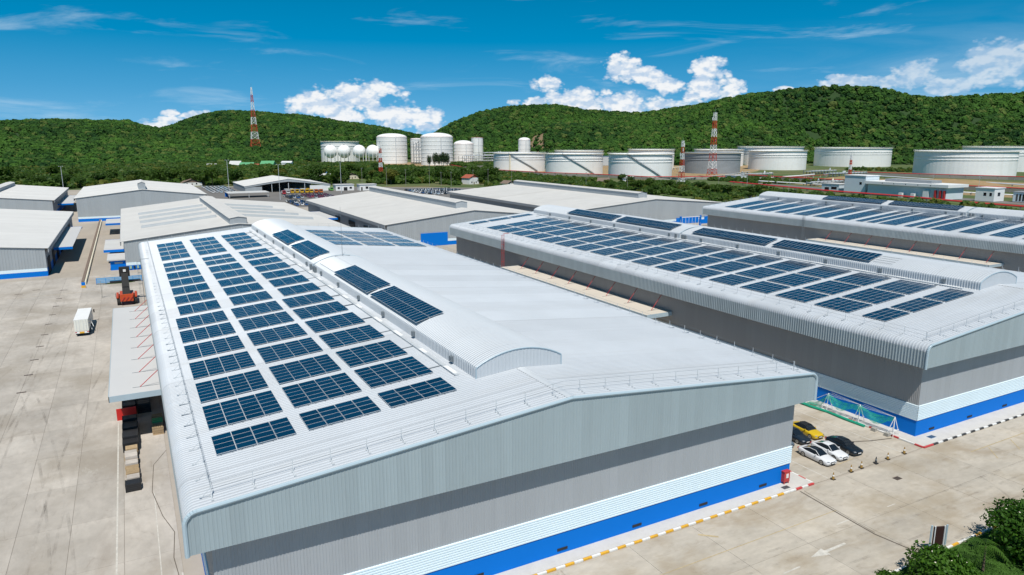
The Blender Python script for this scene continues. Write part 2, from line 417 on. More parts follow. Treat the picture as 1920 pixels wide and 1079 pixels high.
def ribst(a0, a1, pitch):
    """stations (position, high?) of a trapezoidal sheet profile"""
    out = []; n = max(1, int(round((a1 - a0) / pitch))); p = (a1 - a0) / n
    for k in range(n):
        b = a0 + k * p
        out += [(b, 0), (b + .58 * p, 0), (b + .68 * p, 1), (b + .90 * p, 1)]
    out.append((a1, 0)); return out
def sheet_y(mb, prof, y0, y1, pitch, h, m=0):
    """profile in x-z (left to right), drawn along y with ribs standing h proud on the upper/outer side"""
    nrm = []
    for i in range(len(prof)):
        a = prof[max(0, i - 1)]; b = prof[min(len(prof) - 1, i + 1)]
        tx, tz = b[0] - a[0], b[1] - a[1]; L = math.hypot(tx, tz) or 1
        nrm.append((-tz / L, tx / L))
    rows = []
    for (y, hi) in ribst(y0, y1, pitch):
        rows.append([(p[0] + n[0] * h * hi, y, p[1] + n[1] * h * hi) for p, n in zip(prof, nrm)])
    k0 = len(mb.mi); mb.grid(rows, m)
    nc = len(prof) - 1
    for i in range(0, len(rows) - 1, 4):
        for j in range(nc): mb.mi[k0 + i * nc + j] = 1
def wall_x(mb, x0, x1, y, zb, zt, out, pitch, h, m=0):
    """vertical-ribbed wall along x at y; zb, zt numbers or functions of x; out = -1 faces -y, +1 faces +y"""
    fb = zb if callable(zb) else (lambda x: zb); ft = zt if callable(zt) else (lambda x: zt)
    rows = []
    for (x, hi) in ribst(x0, x1, pitch):
        rows.append([(x, y + out * h * hi, fb(x)), (x, y + out * h * hi, ft(x))])
    mb.grid(rows, m, flip=(out < 0))
    mb.f[-(len(rows) - 1):] = [list(reversed(f)) for f in mb.f[-(len(rows) - 1):]]
def wall_y(mb, y0, y1, x, zb, zt, out, pitch, h, m=0):
    rows = []
    for (y, hi) in ribst(y0, y1, pitch):
        rows.append([(x + out * h * hi, y, zb), (x + out * h * hi, y, zt)])
    mb.grid(rows, m, flip=(out > 0))
    mb.f[-(len(rows) - 1):] = [list(reversed(f)) for f in mb.f[-(len(rows) - 1):]]
def band_prof(z0, z1, n, d):
    """rounded horizontal corrugations: list of (out, z)"""
    pts = []; p = (z1 - z0) / n
    for k in range(n):
        b = z0 + k * p
        pts += [(0, b), (0, b + .14 * p), (d, b + .26 * p), (d, b + .88 * p)]
    pts.append((0, z1)); return pts

# ================================================================ GROUND
def sheet(name, pts, z, m, kind='structure', parent=None):
    mb = MB(); mb.poly([(x, y, z) for x, y in pts]); o = mb.build(name, m, parent)
    if kind: o['kind'] = kind
    return o
def rect(x0, y0, x1, y1): return [(x0, y0), (x1, y0), (x1, y1), (x0, y1)]
sheet('ground', rect(-6000, -3000, 8000, 9000), -0.30, M_GRASSG)
sheet('yard', [(-160, -60), (330, -60), (330, 470), (262, 560), (150, 640), (60, 690), (-160, 690)], 0.0, M_YARD)
sheet('parking_lot_asphalt', [(50, 440), (160, 440), (250, 480), (262, 555), (150, 636), (52, 686)], 0.006, M_ASPH)
ZS = 0.045
def slab_mesh(w, l, mm, gap=0.03):
    mb = MB(); x, y = w / 2 - gap / 2, l / 2 - gap / 2
    mb.box(-x, -y, -0.03, x, y, 0.0); return mb.mesh('slab', mm)
def paving(name, x0, y0, nx, ny, w, l, mm, skip=None):
    e = thing(name, None, None, (x0, y0, 0), kind='structure')
    e.location = (x0, y0, 0)
    j = MB(); j.box(x0, y0, 0.002, x0 + nx * w, y0 + ny * l, 0.014); j.build('joint_bed', M_JOINT, e)
    me = slab_mesh(w, l, mm)
    for i in range(nx):
        for k in range(ny):
            cx, cy = (i + .5) * w, (k + .5) * l
            if skip and skip(x0 + cx, y0 + cy): continue
            link_mesh('slab', me, e, (cx, cy, ZS + rnd.uniform(-0.004, 0.003)))
    return e
YARDP = paving('yard_paving', -61.2, 20.4, 13, 22, 4.80, 10.0, M_CONC)
ROADP = paving('road_paving', 24.0, 10.2, 18, 5, 8.0, 7.9, M_CONCF)
ROADP2 = paving('lane_paving', 67.10, 50.0, 4, 12, 5.1, 6.0, M_CONCF)

def mark(parent, name, pts, m=None, z=0.012):
    b = parent['_base']; mb = MB(); mb.poly([(x, y, ZS + z) for x, y in pts]); return mb.build(name, m or M_MARK, parent)
M_MARK = mat('worn_road_paint', (0.54, 0.515, 0.465), 0.8, 0.0, 0.20, 1.2, (1, 1, 1), 0.15, 6.0)
M_MARKY = mat('worn_yellow_road_paint', (0.42, 0.335, 0.20), 0.8, 0.0, 0.25, 1.2, (1, 1, 1), 0.15, 6.0)
def line(parent, a, b, w=0.12, m=None, name='lane_marking'):
    a = Vector(a); b = Vector(b); n = (b - a).normalized(); n = Vector((-n.y, n.x)) * w / 2
    return mark(parent, name, [tuple(a - n), tuple(b - n), tuple(b + n), tuple(a + n)], m)
line(YARDP, (-4.25, 62), (-4.25, 109), 0.16)
line(YARDP, (1.1, 60), (1.1, 66), 0.14)
line(YARDP, (-0.6, 84), (-0.6, 50), 0.10)
line(YARDP, (-61, 214.5), (-9, 214.5), 0.14, M_MARKY)
for y in (70, 92, 118): line(YARDP, (-30 + y * .05, y), (-29.9 + y * .05, y + 10), 0.10)
# arrow and dashes in front
mark(ROADP, 'arrow_marking', [(54.2, 40.04), (56.3, 39.45), (56.3, 39.85), (59.2, 39.95), (59.2, 40.2), (56.3, 40.2), (56.3, 40.6)])
line(ROADP, (49.8, 39.45), (52.0, 39.5), 0.16)
line(ROADP, (41.5, 39.4), (43.8, 39.45), 0.16)
line(ROADP, (61.5, 42.8), (63.6, 42.8), 0.15)
line(ROADP, (69.5, 42.6), (70.9, 42.6), 0.10)
line(ROADP, (26, 44.6), (64, 44.75), 0.10, M_MARKY)
line(ROADP, (92, 46.3), (140, 46.4), 0.14, M_MARKY)
for k in range(7): line(ROADP, (93 + k * 5.2, 43.6), (95.4 + k * 5.2, 46.0), 0.13, M_MARKY)
line(ROADP, (47.5, 48.2), (49.0, 46.9), 0.28, M_MARKY)
line(ROADP2, (69.6, 50.2), (69.6, 110), 0.14)
line(ROADP2, (84.0, 50.2), (84.0, 118), 0.14)
for k in range(4): line(ROADP2, (69.7 + k * 2.6, 56.6 + .02 * k), (71.0 + k * 2.6, 56.6), 0.10, M_MARKY)
line(ROADP2, (73.6, 52.0), (77.0, 52.2), 0.10, M_MARKY)
# oil and tyre stains: thin dark smears on the lane
M_STAIN = mat('oil_stain', (0.115, 0.095, 0.075), 0.75, 0.0, 0.3, 0.8)
def smear(parent, pts, w):
    for a, b in zip(pts, pts[1:]): line(parent, a, b, w, M_STAIN, 'stain')
smear(ROADP, [(64.05, 49.5), (63.6, 44.0), (63.3, 39.7), (64.1, 35.0)], 0.17)
smear(ROADP, [(64.55, 49.4), (63.9, 44.0), (63.55, 39.9)], 0.06)
smear(YARDP, [(1.2, 96), (-0.4, 92), (-0.8, 84.5), (0.0, 78), (0.9, 74), (0.55, 69), (1.0, 62.5)], 0.07)
smear(ROADP2, [(80.4, 71), (79.6, 60), (79.9, 56.2), (83.8, 54.6), (87.0, 53.8)], 0.20)

M_TYRE = mat('tyre_marks', (0.17, 0.15, 0.13), 0.85, 0.0, 0.2, 0.5)
_g = NG(M_TYRE.node_tree); _t = _g.node('ShaderNodeBsdfTransparent'); _m = _g.node('ShaderNodeMixShader')     # rubber scuffs, mostly worn away
_g.l.new(_g.ss(_g.noise(_g.vscale(_g.node('ShaderNodeNewGeometry').outputs['Position'], (1, .3, 1)), 0.5, 7.0, 0.75), 0.42, 0.74, 1.0, 0.74), _m.inputs[0])
_g.l.new(_g.n['Principled BSDF'].outputs[0], _m.inputs[1]); _g.l.new(_t.outputs[0], _m.inputs[2]); _g.l.new(_m.outputs[0], _g.n['Material Output'].inputs['Surface'])
def tyre_pair(parent, f, ta, tb, n, z):
    for off in (-.95, .95):
        L, Rr = [], []
        for i in range(n + 1):
            t_ = ta + (tb - ta) * i / n; x, y = f(t_); x2, y2 = f(t_ + .01); d_ = Vector((x2 - x, y2 - y)).normalized(); nn = Vector((-d_.y, d_.x))
            c_ = Vector((x, y)) + nn * off; L.append((*(c_ + nn * .16), ZS + z)); Rr.append((*(c_ - nn * .16), ZS + z))
        mb = MB(); mb.grid([L, Rr]); mb.build('tyre_mark', M_TYRE, parent)
for i in range(9):
    x0_, sl_, cv = -48 + i * 5.2 + rnd.uniform(-1.5, 1.5), rnd.uniform(-.06, .06), rnd.uniform(-.0012, .0012)
    y0_ = rnd.uniform(30, 90)
    tyre_pair(YARDP, lambda t_, a=x0_, b=sl_, c=cv, d=y0_: (a + b * (t_ - d) + c * (t_ - d) ** 2, t_), y0_, min(236, y0_ + rnd.uniform(70, 140)), 26, .006 + .0004 * i)
for i in range(6):
    y0_ = 16 + i * 5.0 + rnd.uniform(-1, 1); cv = rnd.uniform(-.0015, .0015)
    tyre_pair(ROADP, lambda t_, a=y0_, c=cv: (t_, a + c * (t_ - 80) ** 2 + .4 * math.sin(t_ * .05)), 30, 160, 30, .006 + .0004 * i)
tyre_pair(ROADP, lambda t_: (66 + 22 * math.sin(t_), 28 + 20 * (1 - math.cos(t_))), .15, 1.25, 18, .0095)

# pavements and painted kerbs
def kerb_run(parent, a, b, cols, w=0.22, h=0.17, L=1.0):
    a = Vector(a); b = Vector(b); d = b - a; n = max(1, int(round(d.length / L))); st = d / n
    for k in range(n):
        p = a + st * k; q = a + st * (k + 1)
        g = st.normalized() * 0.012; nn = Vector((-st.y, st.x)).normalized() * w / 2
        mb = MB(); P = [p + g - nn, q - g - nn, q - g + nn, p + g + nn]
        s = 0.86
        c = (p + q) / 2
        T = [P[0] + nn * .22, P[1] + nn * .22, P[2] - nn * .22, P[3] - nn * .22]
        v = [(t.x, t.y, 0.02) for t in P] + [(t.x, t.y, ZS + h * .8) for t in P] + [(t.x, t.y, ZS + h) for t in T]
        mb.add(v, [(0, 1, 5, 4), (1, 2, 6, 5), (2, 3, 7, 6), (3, 0, 4, 7), (4, 5, 9, 8), (5, 6, 10, 9), (6, 7, 11, 10), (7, 4, 8, 11), (8, 9, 10, 11)])
        mb.build('kerb_stone', cols[k % len(cols)], parent)
def pavement(name, pts):
    mb = MB(); n = len(pts)
    mb.add([(x, y, 0.0) for x, y in pts] + [(x, y, ZS + 0.165) for x, y in pts],
           [tuple(range(n, 2 * n))] + [(i, (i + 1) % n, n + (i + 1) % n, n + i) for i in range(n)])
    return tag(mb.build(name, M_PAVE), kind='structure')
pavement('pavement', [(0.55, 50.14), (66.8, 50.14), (66.8, 56.2), (64.4, 56.2), (64.4, 52.3), (0.55, 52.3)])
pavement('pavement', [(87.9, 50.04), (165, 50.04), (165, 52.8), (90.3, 52.8), (90.3, 112), (87.9, 112)])
KA = thing('kerb', None, None, (0.5, 50, 0), kind='structure')
kerb_run(KA, (0.45, 50.0), (62.9, 50.0), [M_YEL, M_KWHT])
kerb_run(KA, (62.9, 50.0), (66.9, 50.0), [M_KWHT, M_KRED])
kerb_run(KA, (66.9, 50.1), (66.9, 56.2), [M_KWHT, M_KRED])
kerb_run(KA, (0.42, 50.1), (0.42, 56.2), [M_KRED, M_KWHT])
KB = thing('kerb', None, None, (87.8, 50, 0), kind='structure')
kerb_run(KB, (87.8, 49.9), (89.8, 49.9), [M_KRED, M_KRED])
kerb_run(KB, (89.8, 49.9), (150, 49.9), [M_KBLK, M_KWHT], L=1.05)
kerb_run(KB, (87.78, 50.0), (87.78, 110), [M_KRED, M_KWHT, M_KWHT], L=1.1)

# ================================================================ WAREHOUSES WITH SOLAR ROOFS
ZFB = 10.3
def eave_prof(x0, x1, xr, zr, k, rad=0.85, ns=7):
    """left fascia foot, rounded eave, slope, ridge, slope, rounded eave, fascia foot"""
    zl = zr - k * (xr - x0); zrr = zr - k * (x1 - xr)
    L = [(x0, ZFB), (x0, zl - rad)]
    for i in range(1, ns + 1):
        t = math.pi / 2 * i / ns
        L.append((x0 + rad * (1 - math.cos(t)), zl - rad + rad * math.sin(t) + k * rad * (1 - math.cos(t))))
    Rr = [(x1, ZFB), (x1, zrr - rad)]
    for i in range(1, ns + 1):
        t = math.pi / 2 * i / ns
        Rr.append((x1 - rad * (1 - math.cos(t)), zrr - rad + rad * math.sin(t) + k * rad * (1 - math.cos(t))))
    return L + [(xr - .01, zr), (xr + .01, zr)] + Rr[::-1]
def interp(prof):
    xs = [p[0] for p in prof]; zs = [p[1] for p in prof]
    def f(x):
        best = None
        for (xa, za), (xb, zb) in zip(prof, prof[1:]):
            if xb > xa and xa - 1e-6 <= x <= xb + 1e-6: return za + (zb - za) * (x - xa) / (xb - xa)
        return zs[0]
    return f

POST_ME = None
def post_mesh():
    mb = MB()
    mb.box(-.02, -.02, 0, .02, .02, 1.05)
    mb.box(-.05, -.03, 0, .05, .75, .04)
    mb.tube((0, .62, .03), (0, 0, .62), .018, 4)
    mb.box(-.09, .66, 0, .09, .82, .06); mb.box(-.09, -.10, 0, .09, .10, .05)
    return mb.mesh('post', M_GALV)
POST_ME = post_mesh()
def guard_rail(parent, pts, rot, n, label=None):
    """cables through a row of posts standing on the roof edge"""
    base = Vector(parent['_base'])
    mb = MB()
    for a, b in zip(pts, pts[1:]):
        for h in (0.55, 1.03): mb.tube((a[0], a[1], a[2] + h), (b[0], b[1], b[2] + h), 0.012, 4)
    o = mb.build('guard_rail', M_GALVD, parent)
    tot = [0.0]
    for a, b in zip(pts, pts[1:]): tot.append(tot[-1] + (Vector(b) - Vector(a)).length)
    for k in range(n + 1):
        s = tot[-1] * k / n
        for i in range(len(pts) - 1):
            if s <= tot[i + 1] + 1e-6:
                t = (s - tot[i]) / (tot[i + 1] - tot[i]); p = Vector(pts[i]).lerp(Vector(pts[i + 1]), t); break
        link_mesh('post', POST_ME, o, p - base, rot)
    return o

def solar_warehouse(label, x0, x1, y0, y1, xr, zr=16.45, k=0.09, ov=1.66, ovf=1.3, pitch=0.42, vault=(9.9, 60.2, 200.0), vy_gap=128.5, rails=True):
    e = thing('warehouse', label, 'warehouse', (x0, y0, 0))
    prof = eave_prof(x0, x1, xr, zr, k); fz = interp(prof)
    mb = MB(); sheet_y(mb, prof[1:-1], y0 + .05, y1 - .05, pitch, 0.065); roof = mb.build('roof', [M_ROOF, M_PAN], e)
    for q in (prof[:2], prof[-2:]):
        mb = MB(); sheet_y(mb, q, y0 + .05, y1 - .05, pitch, 0.065); mb.build('side_fascia', M_FASCS, e)
    # ridge capping, only where the vault does not cover it
    for ya, yb in ((y0 + .1, vault[1] - .05), (vault[2] + .05, y1 - .1)):
        if yb <= ya: continue
        mb = MB(); mb.grid([[(xr - .45, ya, zr + .02), (xr, ya, zr + .09), (xr + .45, ya, zr + .02)], [(xr - .45, yb, zr + .02), (xr, yb, zr + .09), (xr + .45, yb, zr + .02)]], flip=True)
        mb.build('ridge_cap', M_ROOFX, roof)
    # gable fascias
    for (yy, out) in ((y0, -1), (y1, 1)):
        mb = MB(); wall_x(mb, x0 + .03, x1 - .03, yy, ZFB, lambda x: fz(min(max(x, x0 + .02), x1 - .02)) - .03, out, 0.30, 0.02)
        mb.build('gable_fascia', M_FASC, e)
        mb = MB(); tp = [(p[0], yy + out * .02, p[1] - .05) for p in prof if True]
        mb.path(tp, 0.17, 8); mb.build('verge_trim', M_TRIM, e)
    # side fascia inner face is the roof sheet itself; soffit closes the overhang
    mb = MB(); z = ZFB + .03
    xa, xb, ya, yb = x0 + ov, x1 - ov, y0 + ovf, y1 - ovf
    for q in (rect(x0 + .05, y0 + .05, x1 - .05, ya), rect(x0 + .05, yb, x1 - .05, y1 - .05), rect(x0 + .05, ya, xa, yb), rect(xb, ya, x1 - .05, yb)):
        mb.poly([(x, y, z) for x, y in q][::-1])
    mb.build('soffit', M_SOFF, e)
    # walls: grey ribbed sheet, corrugated white band, blue foot
    zb, zl = 4.55, 2.42
    for nm, out, yy in (('front_wall', -1, ya), ('back_wall', 1, yb)):
        mb = MB(); wall_x(mb, xa, xb, yy, zb - .05, ZFB + .03, out, 0.25, 0.03); w = mb.build(nm, M_WALLF, e)
        mb = MB(); bp = band_prof(zl, zb, 9, 0.065)
        mb.grid([[(xa - .08, yy + out * (.06 + o_), z_) for o_, z_ in bp], [(xb + .08, yy + out * (.06 + o_), z_) for o_, z_ in bp]], flip=(out < 0))
        mb.f = [list(reversed(f)) for f in mb.f]
        mb.poly([(xa - .08, yy, zb), (xb + .08, yy, zb), (xb + .08, yy + out * .06, zb), (xa - .08, yy + out * .06, zb)])
        mb.build('band', M_BAND, w)
        mb = MB(); mb.box(xa, min(yy, yy + out * .03), 0, xb, max(yy, yy + out * .03), zl); mb.build('base_panel', M_BLUE, w)
        if out < 0:
            x = xa + 3.0
            while x < xb - 2:
                mb = MB(); mb.box(x, yy - .09, .55, x + 1.15, yy - .032, .80)
                mb.build('vent', M_DARK, w); x += 9.0
    for nm, out, xx in (('left_wall', -1, xa), ('right_wall', 1, xb)):
        mb = MB(); wall_y(mb, ya, yb, xx, zb - .05, ZFB + .03, out, 0.25, 0.03); w = mb.build(nm, M_WALLS, e)
        mb = MB(); bp = band_prof(zl, zb, 9, 0.065)
        mb.grid([[(xx + out * (.06 + o_), ya - .08, z_) for o_, z_ in bp], [(xx + out * (.06 + o_), yb + .08, z_) for o_, z_ in bp]], flip=(out > 0))
        mb.f = [list(reversed(f)) for f in mb.f]
        mb.poly([(xx, ya - .08, zb), (xx, yb + .08, zb), (xx + out * .06, yb + .08, zb), (xx + out * .06, ya - .08, zb)])
        mb.build('band', M_BAND, w)
        mb = MB(); mb.box(min(xx, xx + out * .03), ya, 0, max(xx, xx + out * .03), yb, zl); mb.build('base_panel', M_BLUE, w)
    # barrel vault along the ridge, in two lengths with a joint between
    vw, v0, v1 = vault; hl = vw / 2
    zf = zr - k * hl - .1; zs = zr + .75; zt = zr + 2.05
    def vprof():
        pts = [(xr - hl, zf), (xr - hl, zs - .2)]
        rad = (hl * hl + (zt - zs) ** 2) / (2 * (zt - zs)); cz = zt - rad; amax = math.asin(hl / rad)
        pts.append((xr - hl + .05, zs))
        for i in range(1, 14):
            a = -amax + 2 * amax * i / 14; pts.append((xr + rad * math.sin(a), cz + rad * math.cos(a)))
        pts += [(xr + hl - .05, zs), (xr + hl, zs - .2), (xr + hl, zf)]
        return pts
    vp = vprof(); fv = interp(vp)
    for (a, b) in ((v0, vy_gap - .35), (vy_gap + .35, v1)):
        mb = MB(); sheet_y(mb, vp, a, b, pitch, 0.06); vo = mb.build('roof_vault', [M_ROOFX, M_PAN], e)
        for yy, out in ((a + .04, -1), (b - .04, 1)):
            mb = MB(); wall_x(mb, xr - hl + .06, xr + hl - .06, yy, zf, lambda x: fv(x) - .04, out, 0.40, 0.025)
            mb.build('end_wall', M_ROOFX, vo)
            mb = MB(); mb.path([(p[0], yy + out * .02, p[1]) for p in vp], 0.075, 6); mb.build('edge_trim', M_TRIM, vo)
    # low link in the vault joint, vent boxes on the vault side, cable tray beside it
    mb = MB(); mb.box(xr - hl + .5, vy_gap - .42, zr - .3, xr + hl - .5, vy_gap + .42, zr + .9); mb.build('joint_box', M_ALU, e)
    y = v0 + 5.5
    while y < v1 - 4:
        mb = MB(); mb.box(xr - hl - .34, y, zf + .38, xr - hl - .04, y + .55, zf + .95); mb.build('vent_box', M_GALVD, e)
        y += 11.3
    for yy in (vy_gap - 2.2, vy_gap - 1.2, vy_gap + 1.2):
        mb = MB(); mb.box(xr - hl - .45, yy, zf + .2, xr - hl - .05, yy + .5, zf + 1.1); mb.build('control_box', M_GALVD, e)
    zt_ = lambda x: zr - k * abs(x - xr)
    mb = MB(); xa_ = xr - hl - 1.35
    mb.box(xa_, v0 + 2, zt_(xa_) + .10, xa_ + .42, v1 - 4, zt_(xa_) + .22); mb.build('cable_tray', M_GALV, e)
    for i in range(int((v1 - v0) / 7.9)):
        y = v0 + 3 + i * 7.9 + rnd.uniform(-.6, .6)
        mb = MB(); mb.box(xa_ - .04, y, zt_(xa_) + .222, xa_ + .46, y + rnd.uniform(1.6, 3.0), zt_(xa_) + .26); mb.build('tray_cover', M_WHITE, e)
        mb = MB(); mb.tube((xa_, y + 3.3, zt_(xa_) + .12), (xa_ - 2.2, y + 3.3, zt_(xa_ - 2.2) + .12), .055, 4); mb.build('conduit', M_GALVD, e)
    if rails:
        zr_ = lambda x: zr - k * abs(x - xr) + .03
        n = int((x1 - x0) / 3.05)
        guard_rail(e, [(x0 + 2.0, y0 + 1.5, zr_(x0 + 2.0)), (xr, y0 + 1.5, zr_(xr)), (x1 - 2.0, y0 + 1.5, zr_(x1 - 2.0))], math.pi, n)
        guard_rail(e, [(x0 + 2.0, y0 + 1.6, zr_(x0 + 2.0)), (x0 + 2.0, y1 - 2, zr_(x0 + 2.0))], R(90), int((y1 - y0) / 3.05))
        guard_rail(e, [(x1 - 2.0, y0 + 1.6, zr_(x1 - 2.0)), (x1 - 2.0, y1 - 2, zr_(x1 - 2.0))], R(-90), int((y1 - y0) / 3.05))
        guard_rail(e, [(x0 + 2.0, y1 - 1.5, zr_(x0 + 2.0)), (xr, y1 - 1.5, zr_(xr)), (x1 - 2.0, y1 - 1.5, zr_(x1 - 2.0))], 0, n)
    return e
WA = solar_warehouse('large grey and blue warehouse with curved white solar roof filling the foreground', 1.26, 66.4, 50.5, 204.0, 33.5)
WB = solar_warehouse('grey warehouse with solar roof right of the foreground one, across the car lane', 88.3, 156.5, 51.2, 204.5, 122.4,
                     vault=(10.4, 61.0, 201.5), vy_gap=130.6)
WC = solar_warehouse('farthest solar-roofed warehouse at the right edge with long slanted panel strips', 204.0, 272.0, 52.0, 215.0, 238.0,
                     vault=(10.4, 61.0, 212.5), vy_gap=128.0, rails=False)
guard_rail(WC, [(206, 213.5, 13.7), (238, 213.5, 16.5), (270, 213.5, 13.7)], 0, 22)

# ---------------------------------------------------------------- solar arrays
def module_mesh(w, l):
    mb = MB(); t = .038; f = .020
    x, y = w / 2, l / 2
    mb.box(-x, -y, 0, x, y, t * .9, 0)
    mb.poly([(-x + f, -y + f, t), (x - f, -y + f, t), (x - f, y - f, t), (-x + f, y - f, t)], 1)
    return mb.mesh('solar_panel', [M_ALU, M_SOLAR])
MODS = {}
def solar_array(label, group, x0, x1, y0, y1, ncol, nrow, zf, slope, single=True):
    """block of modules on rails; zf(x) roof height, slope dz/dx"""
    xc, yc = (x0 + x1) / 2, (y0 + y1) / 2
    base = (xc, yc, zf(xc))
    e = thing('solar_array', label, 'solar array', base, group)
    e.rotation_euler = (0, -math.atan(slope), 0)
    w = (x1 - x0) / ncol; l = (y1 - y0) / nrow
    mb = MB()                                    # mounting rails, in the array's own frame
    for i in range(ncol):
        for q in (-.28, .28):
            xx = -(x1 - x0) / 2 + (i + .5 + q) * w
            mb.box(xx - .025, -(y1 - y0) / 2 - .1, .03, xx + .025, (y1 - y0) / 2 + .1, .10)
    o = bpy.data.objects.new('mounting_rail', mb.mesh('mounting_rail', M_GALVD)); COL.objects.link(o); o.parent = e
    gx, gy = .035, .022
    if single:
        key = (round(w, 2), round(l, 2))
        if key not in MODS: MODS[key] = module_mesh(w - gx, l - gy)
        for i in range(ncol):
            for j in range(nrow):
                link_mesh('solar_panel', MODS[key], e, (-(x1 - x0) / 2 + (i + .5) * w, -(y1 - y0) / 2 + (j + .5) * l, .105)).rotation_euler = (rnd.gauss(0, .004), rnd.gauss(0, .004), 0)
    else:
        mb = MB(); f = .03
        for i in range(ncol):
            for j in range(nrow):
                cx = -(x1 - x0) / 2 + (i + .5) * w; cy = -(y1 - y0) / 2 + (j + .5) * l; a, b = (w - gx) / 2, (l - gy) / 2
                mb.box(cx - a, cy - b, .105, cx + a, cy + b, .139, 0)
                mb.poly([(cx - a + f, cy - b + f, .143), (cx + a - f, cy - b + f, .143), (cx + a - f, cy + b - f, .143), (cx - a + f, cy + b - f, .143)], 1)
        o = bpy.data.objects.new('solar_panel', mb.mesh('solar_panel', [M_ALU, M_SOLAR])); COL.objects.link(o); o.parent = e
        o['kind'] = 'stuff'
    return e
CN = ['left', 'middle', 'right']
zA = lambda x: 16.49 - .09 * abs(x - 33.5)
rowsA = [(58.7, 62.75, 4), (64.6, 70.75, 6), (72.1, 78.25, 6), (80.1, 86.25, 6), (88.0, 94.15, 6), (95.8, 101.95, 6), (103.6, 109.8, 6)]
rowsA2 = [(112.0, 118.0, 6), (120.0, 126.0, 6), (127.7, 133.7, 6), (135.5, 141.5, 6), (143.2, 149.4, 6), (151.7, 156.6, 5), (158.0, 162.6, 5),
          (167.1, 172.8, 6), (174.3, 179.8, 6), (181.4, 187.0, 6), (188.6, 194.4, 6)]
for c, (xa, xb, xn) in enumerate(((4.3, 10.8, 5.05), (11.78, 18.34, 12.55), (19.2, 25.83, 20.0))):
    r = 0
    for (ya, yb, n) in rowsA:
        solar_array(f'blue solar array on foreground roof, {CN[c]} column, {ORD[r]} from the front gable', 'solar arrays on the foreground roof', xa, xb, ya, yb, 4, n, zA, .09); r += 1
    for (ya, yb, n) in rowsA2:
        solar_array(f'blue solar array on foreground roof, {CN[c]} column, {ORD[r]} from the front gable', 'solar arrays on the foreground roof', xn, xb, ya, yb, 3, n, zA, .09, single=(ya < 150)); r += 1
# the back of the right-hand slope of the same roof: 4 rows of 3
for r, (ya, yb) in enumerate(((160.8, 167.0), (169.0, 175.2), (177.2, 183.4), (185.6, 191.8))):
    for c, (xa, xb) in enumerate(((40.5, 47.4), (48.4, 55.3), (56.3, 63.3))):
        solar_array(f'dull solar array on the foreground roof\'s right slope, {ORD[r]} row from front, {CN[c]} one', 'solar arrays on the foreground roof',
                    xa, xb, ya, yb, 4, 6, zA, -.09, single=False)
zB = lambda x: 16.49 - .09 * abs(x - 122.4)
for c, (xa, xb) in enumerate(((93.2, 99.0), (99.75, 106.9), (107.6, 114.9))):
    r = 0
    rows = [(60.5, 64.3, 4)] + [(66.5 + 7.72 * i, 72.65 + 7.72 * i, 6) for i in range(17)]
    rows[-1] = (197.8, 201.2, 4)
    for (ya, yb, n) in rows:
        if c == 2 and 127 < ya < 128: continue
        solar_array(f'blue solar array on the second solar roof, {CN[c]} column, {ORD[r]} from its front edge', 'solar arrays on the second roof',
                    xa, xb, ya, yb, 3 if c == 0 and r == 0 else 4, n, zB, .09, single=(ya < 112)); r += 1
zC = lambda x: 16.49 - .09 * abs(x - 238.0)
yC = 206.5
for i in range(17):
    d = 5.9 if i not in (7, 8, 10, 11) else 2.6
    solar_array(f'long slanted solar strip on the farthest solar roof, {ORD[i]} from its back edge', 'solar strips on the farthest roof',
                207.3, 231.5 if i in (7, 8, 10, 11) else 233.8, yC - d, yC, 13, max(2, int(d)), zC, .09, single=False)
    yC -= d + (2.35 if d > 3 else 1.5)
# arrays riding on the vaults
def vault_arrays(where, xl, xr_, zl, spans, single):
    for i, (ya, yb) in enumerate(spans):
        kk = .24
        n = int(round((yb - ya) / 1.01))
        solar_array(f'dark tilted solar array on the vault of {where}, {ORD[i]} from front', 'solar arrays on the roof vaults',
                    xl, xr_, ya, yb, 2, n, lambda x: zl + kk * (x - xl), kk, single=single)
vault_arrays('the foreground warehouse', 28.75, 32.55, 17.72, ((77.4, 95.6), (97.0, 115.4), (132.0, 150.2), (153.2, 171.4)), True)
vault_arrays('the second solar warehouse', 117.35, 121.2, 17.74, ((80.5, 103.0), (104.6, 127.0), (134.5, 157.2), (159.0, 181.8)), True)
vault_arrays('the farthest solar warehouse', 232.95, 236.8, 17.74, ((66, 88), (90, 112), (131, 155), (157.5, 182)), False)
# bare mounting rails where panels are missing on the near vault
for i in range(5):
    mb = MB(); xx = 29.2 + i * .8; z = 17.55 + .255 * (xx - 28.75)
    mb.tube((xx, 116.0, z), (xx, 126.5, z), .03, 4); mb.build('spare_mounting_rail', M_GALV, WA)
    if i < 4:
        mb = MB(); xx = 118.0 + i * .9; z = 17.6 + .255 * (xx - 117.3)
        mb.tube((xx, 76.5, z), (xx, 80.3, z), .03, 4); mb.build('spare_mounting_rail', M_GALVD, WB)
t = thing('lightning_rod', 'tall thin lightning rod standing on the vault of the foreground roof', 'lightning rod', (33.6, 127.6, 18.45))
mb = MB(); mb.tube((33.6, 127.6, 18.45), (33.6, 127.6, 27.5), .045, 5, r2=.02); mb.build('rod', M_GALVD, t)
mb = MB(); mb.tube((32.2, 127.6, 18.5), (35.0, 127.6, 18.5), .05, 5); mb.tube((33.6, 126.4, 18.5), (33.6, 128.9, 18.5), .05, 5); mb.build('foot', M_GALVD, t)

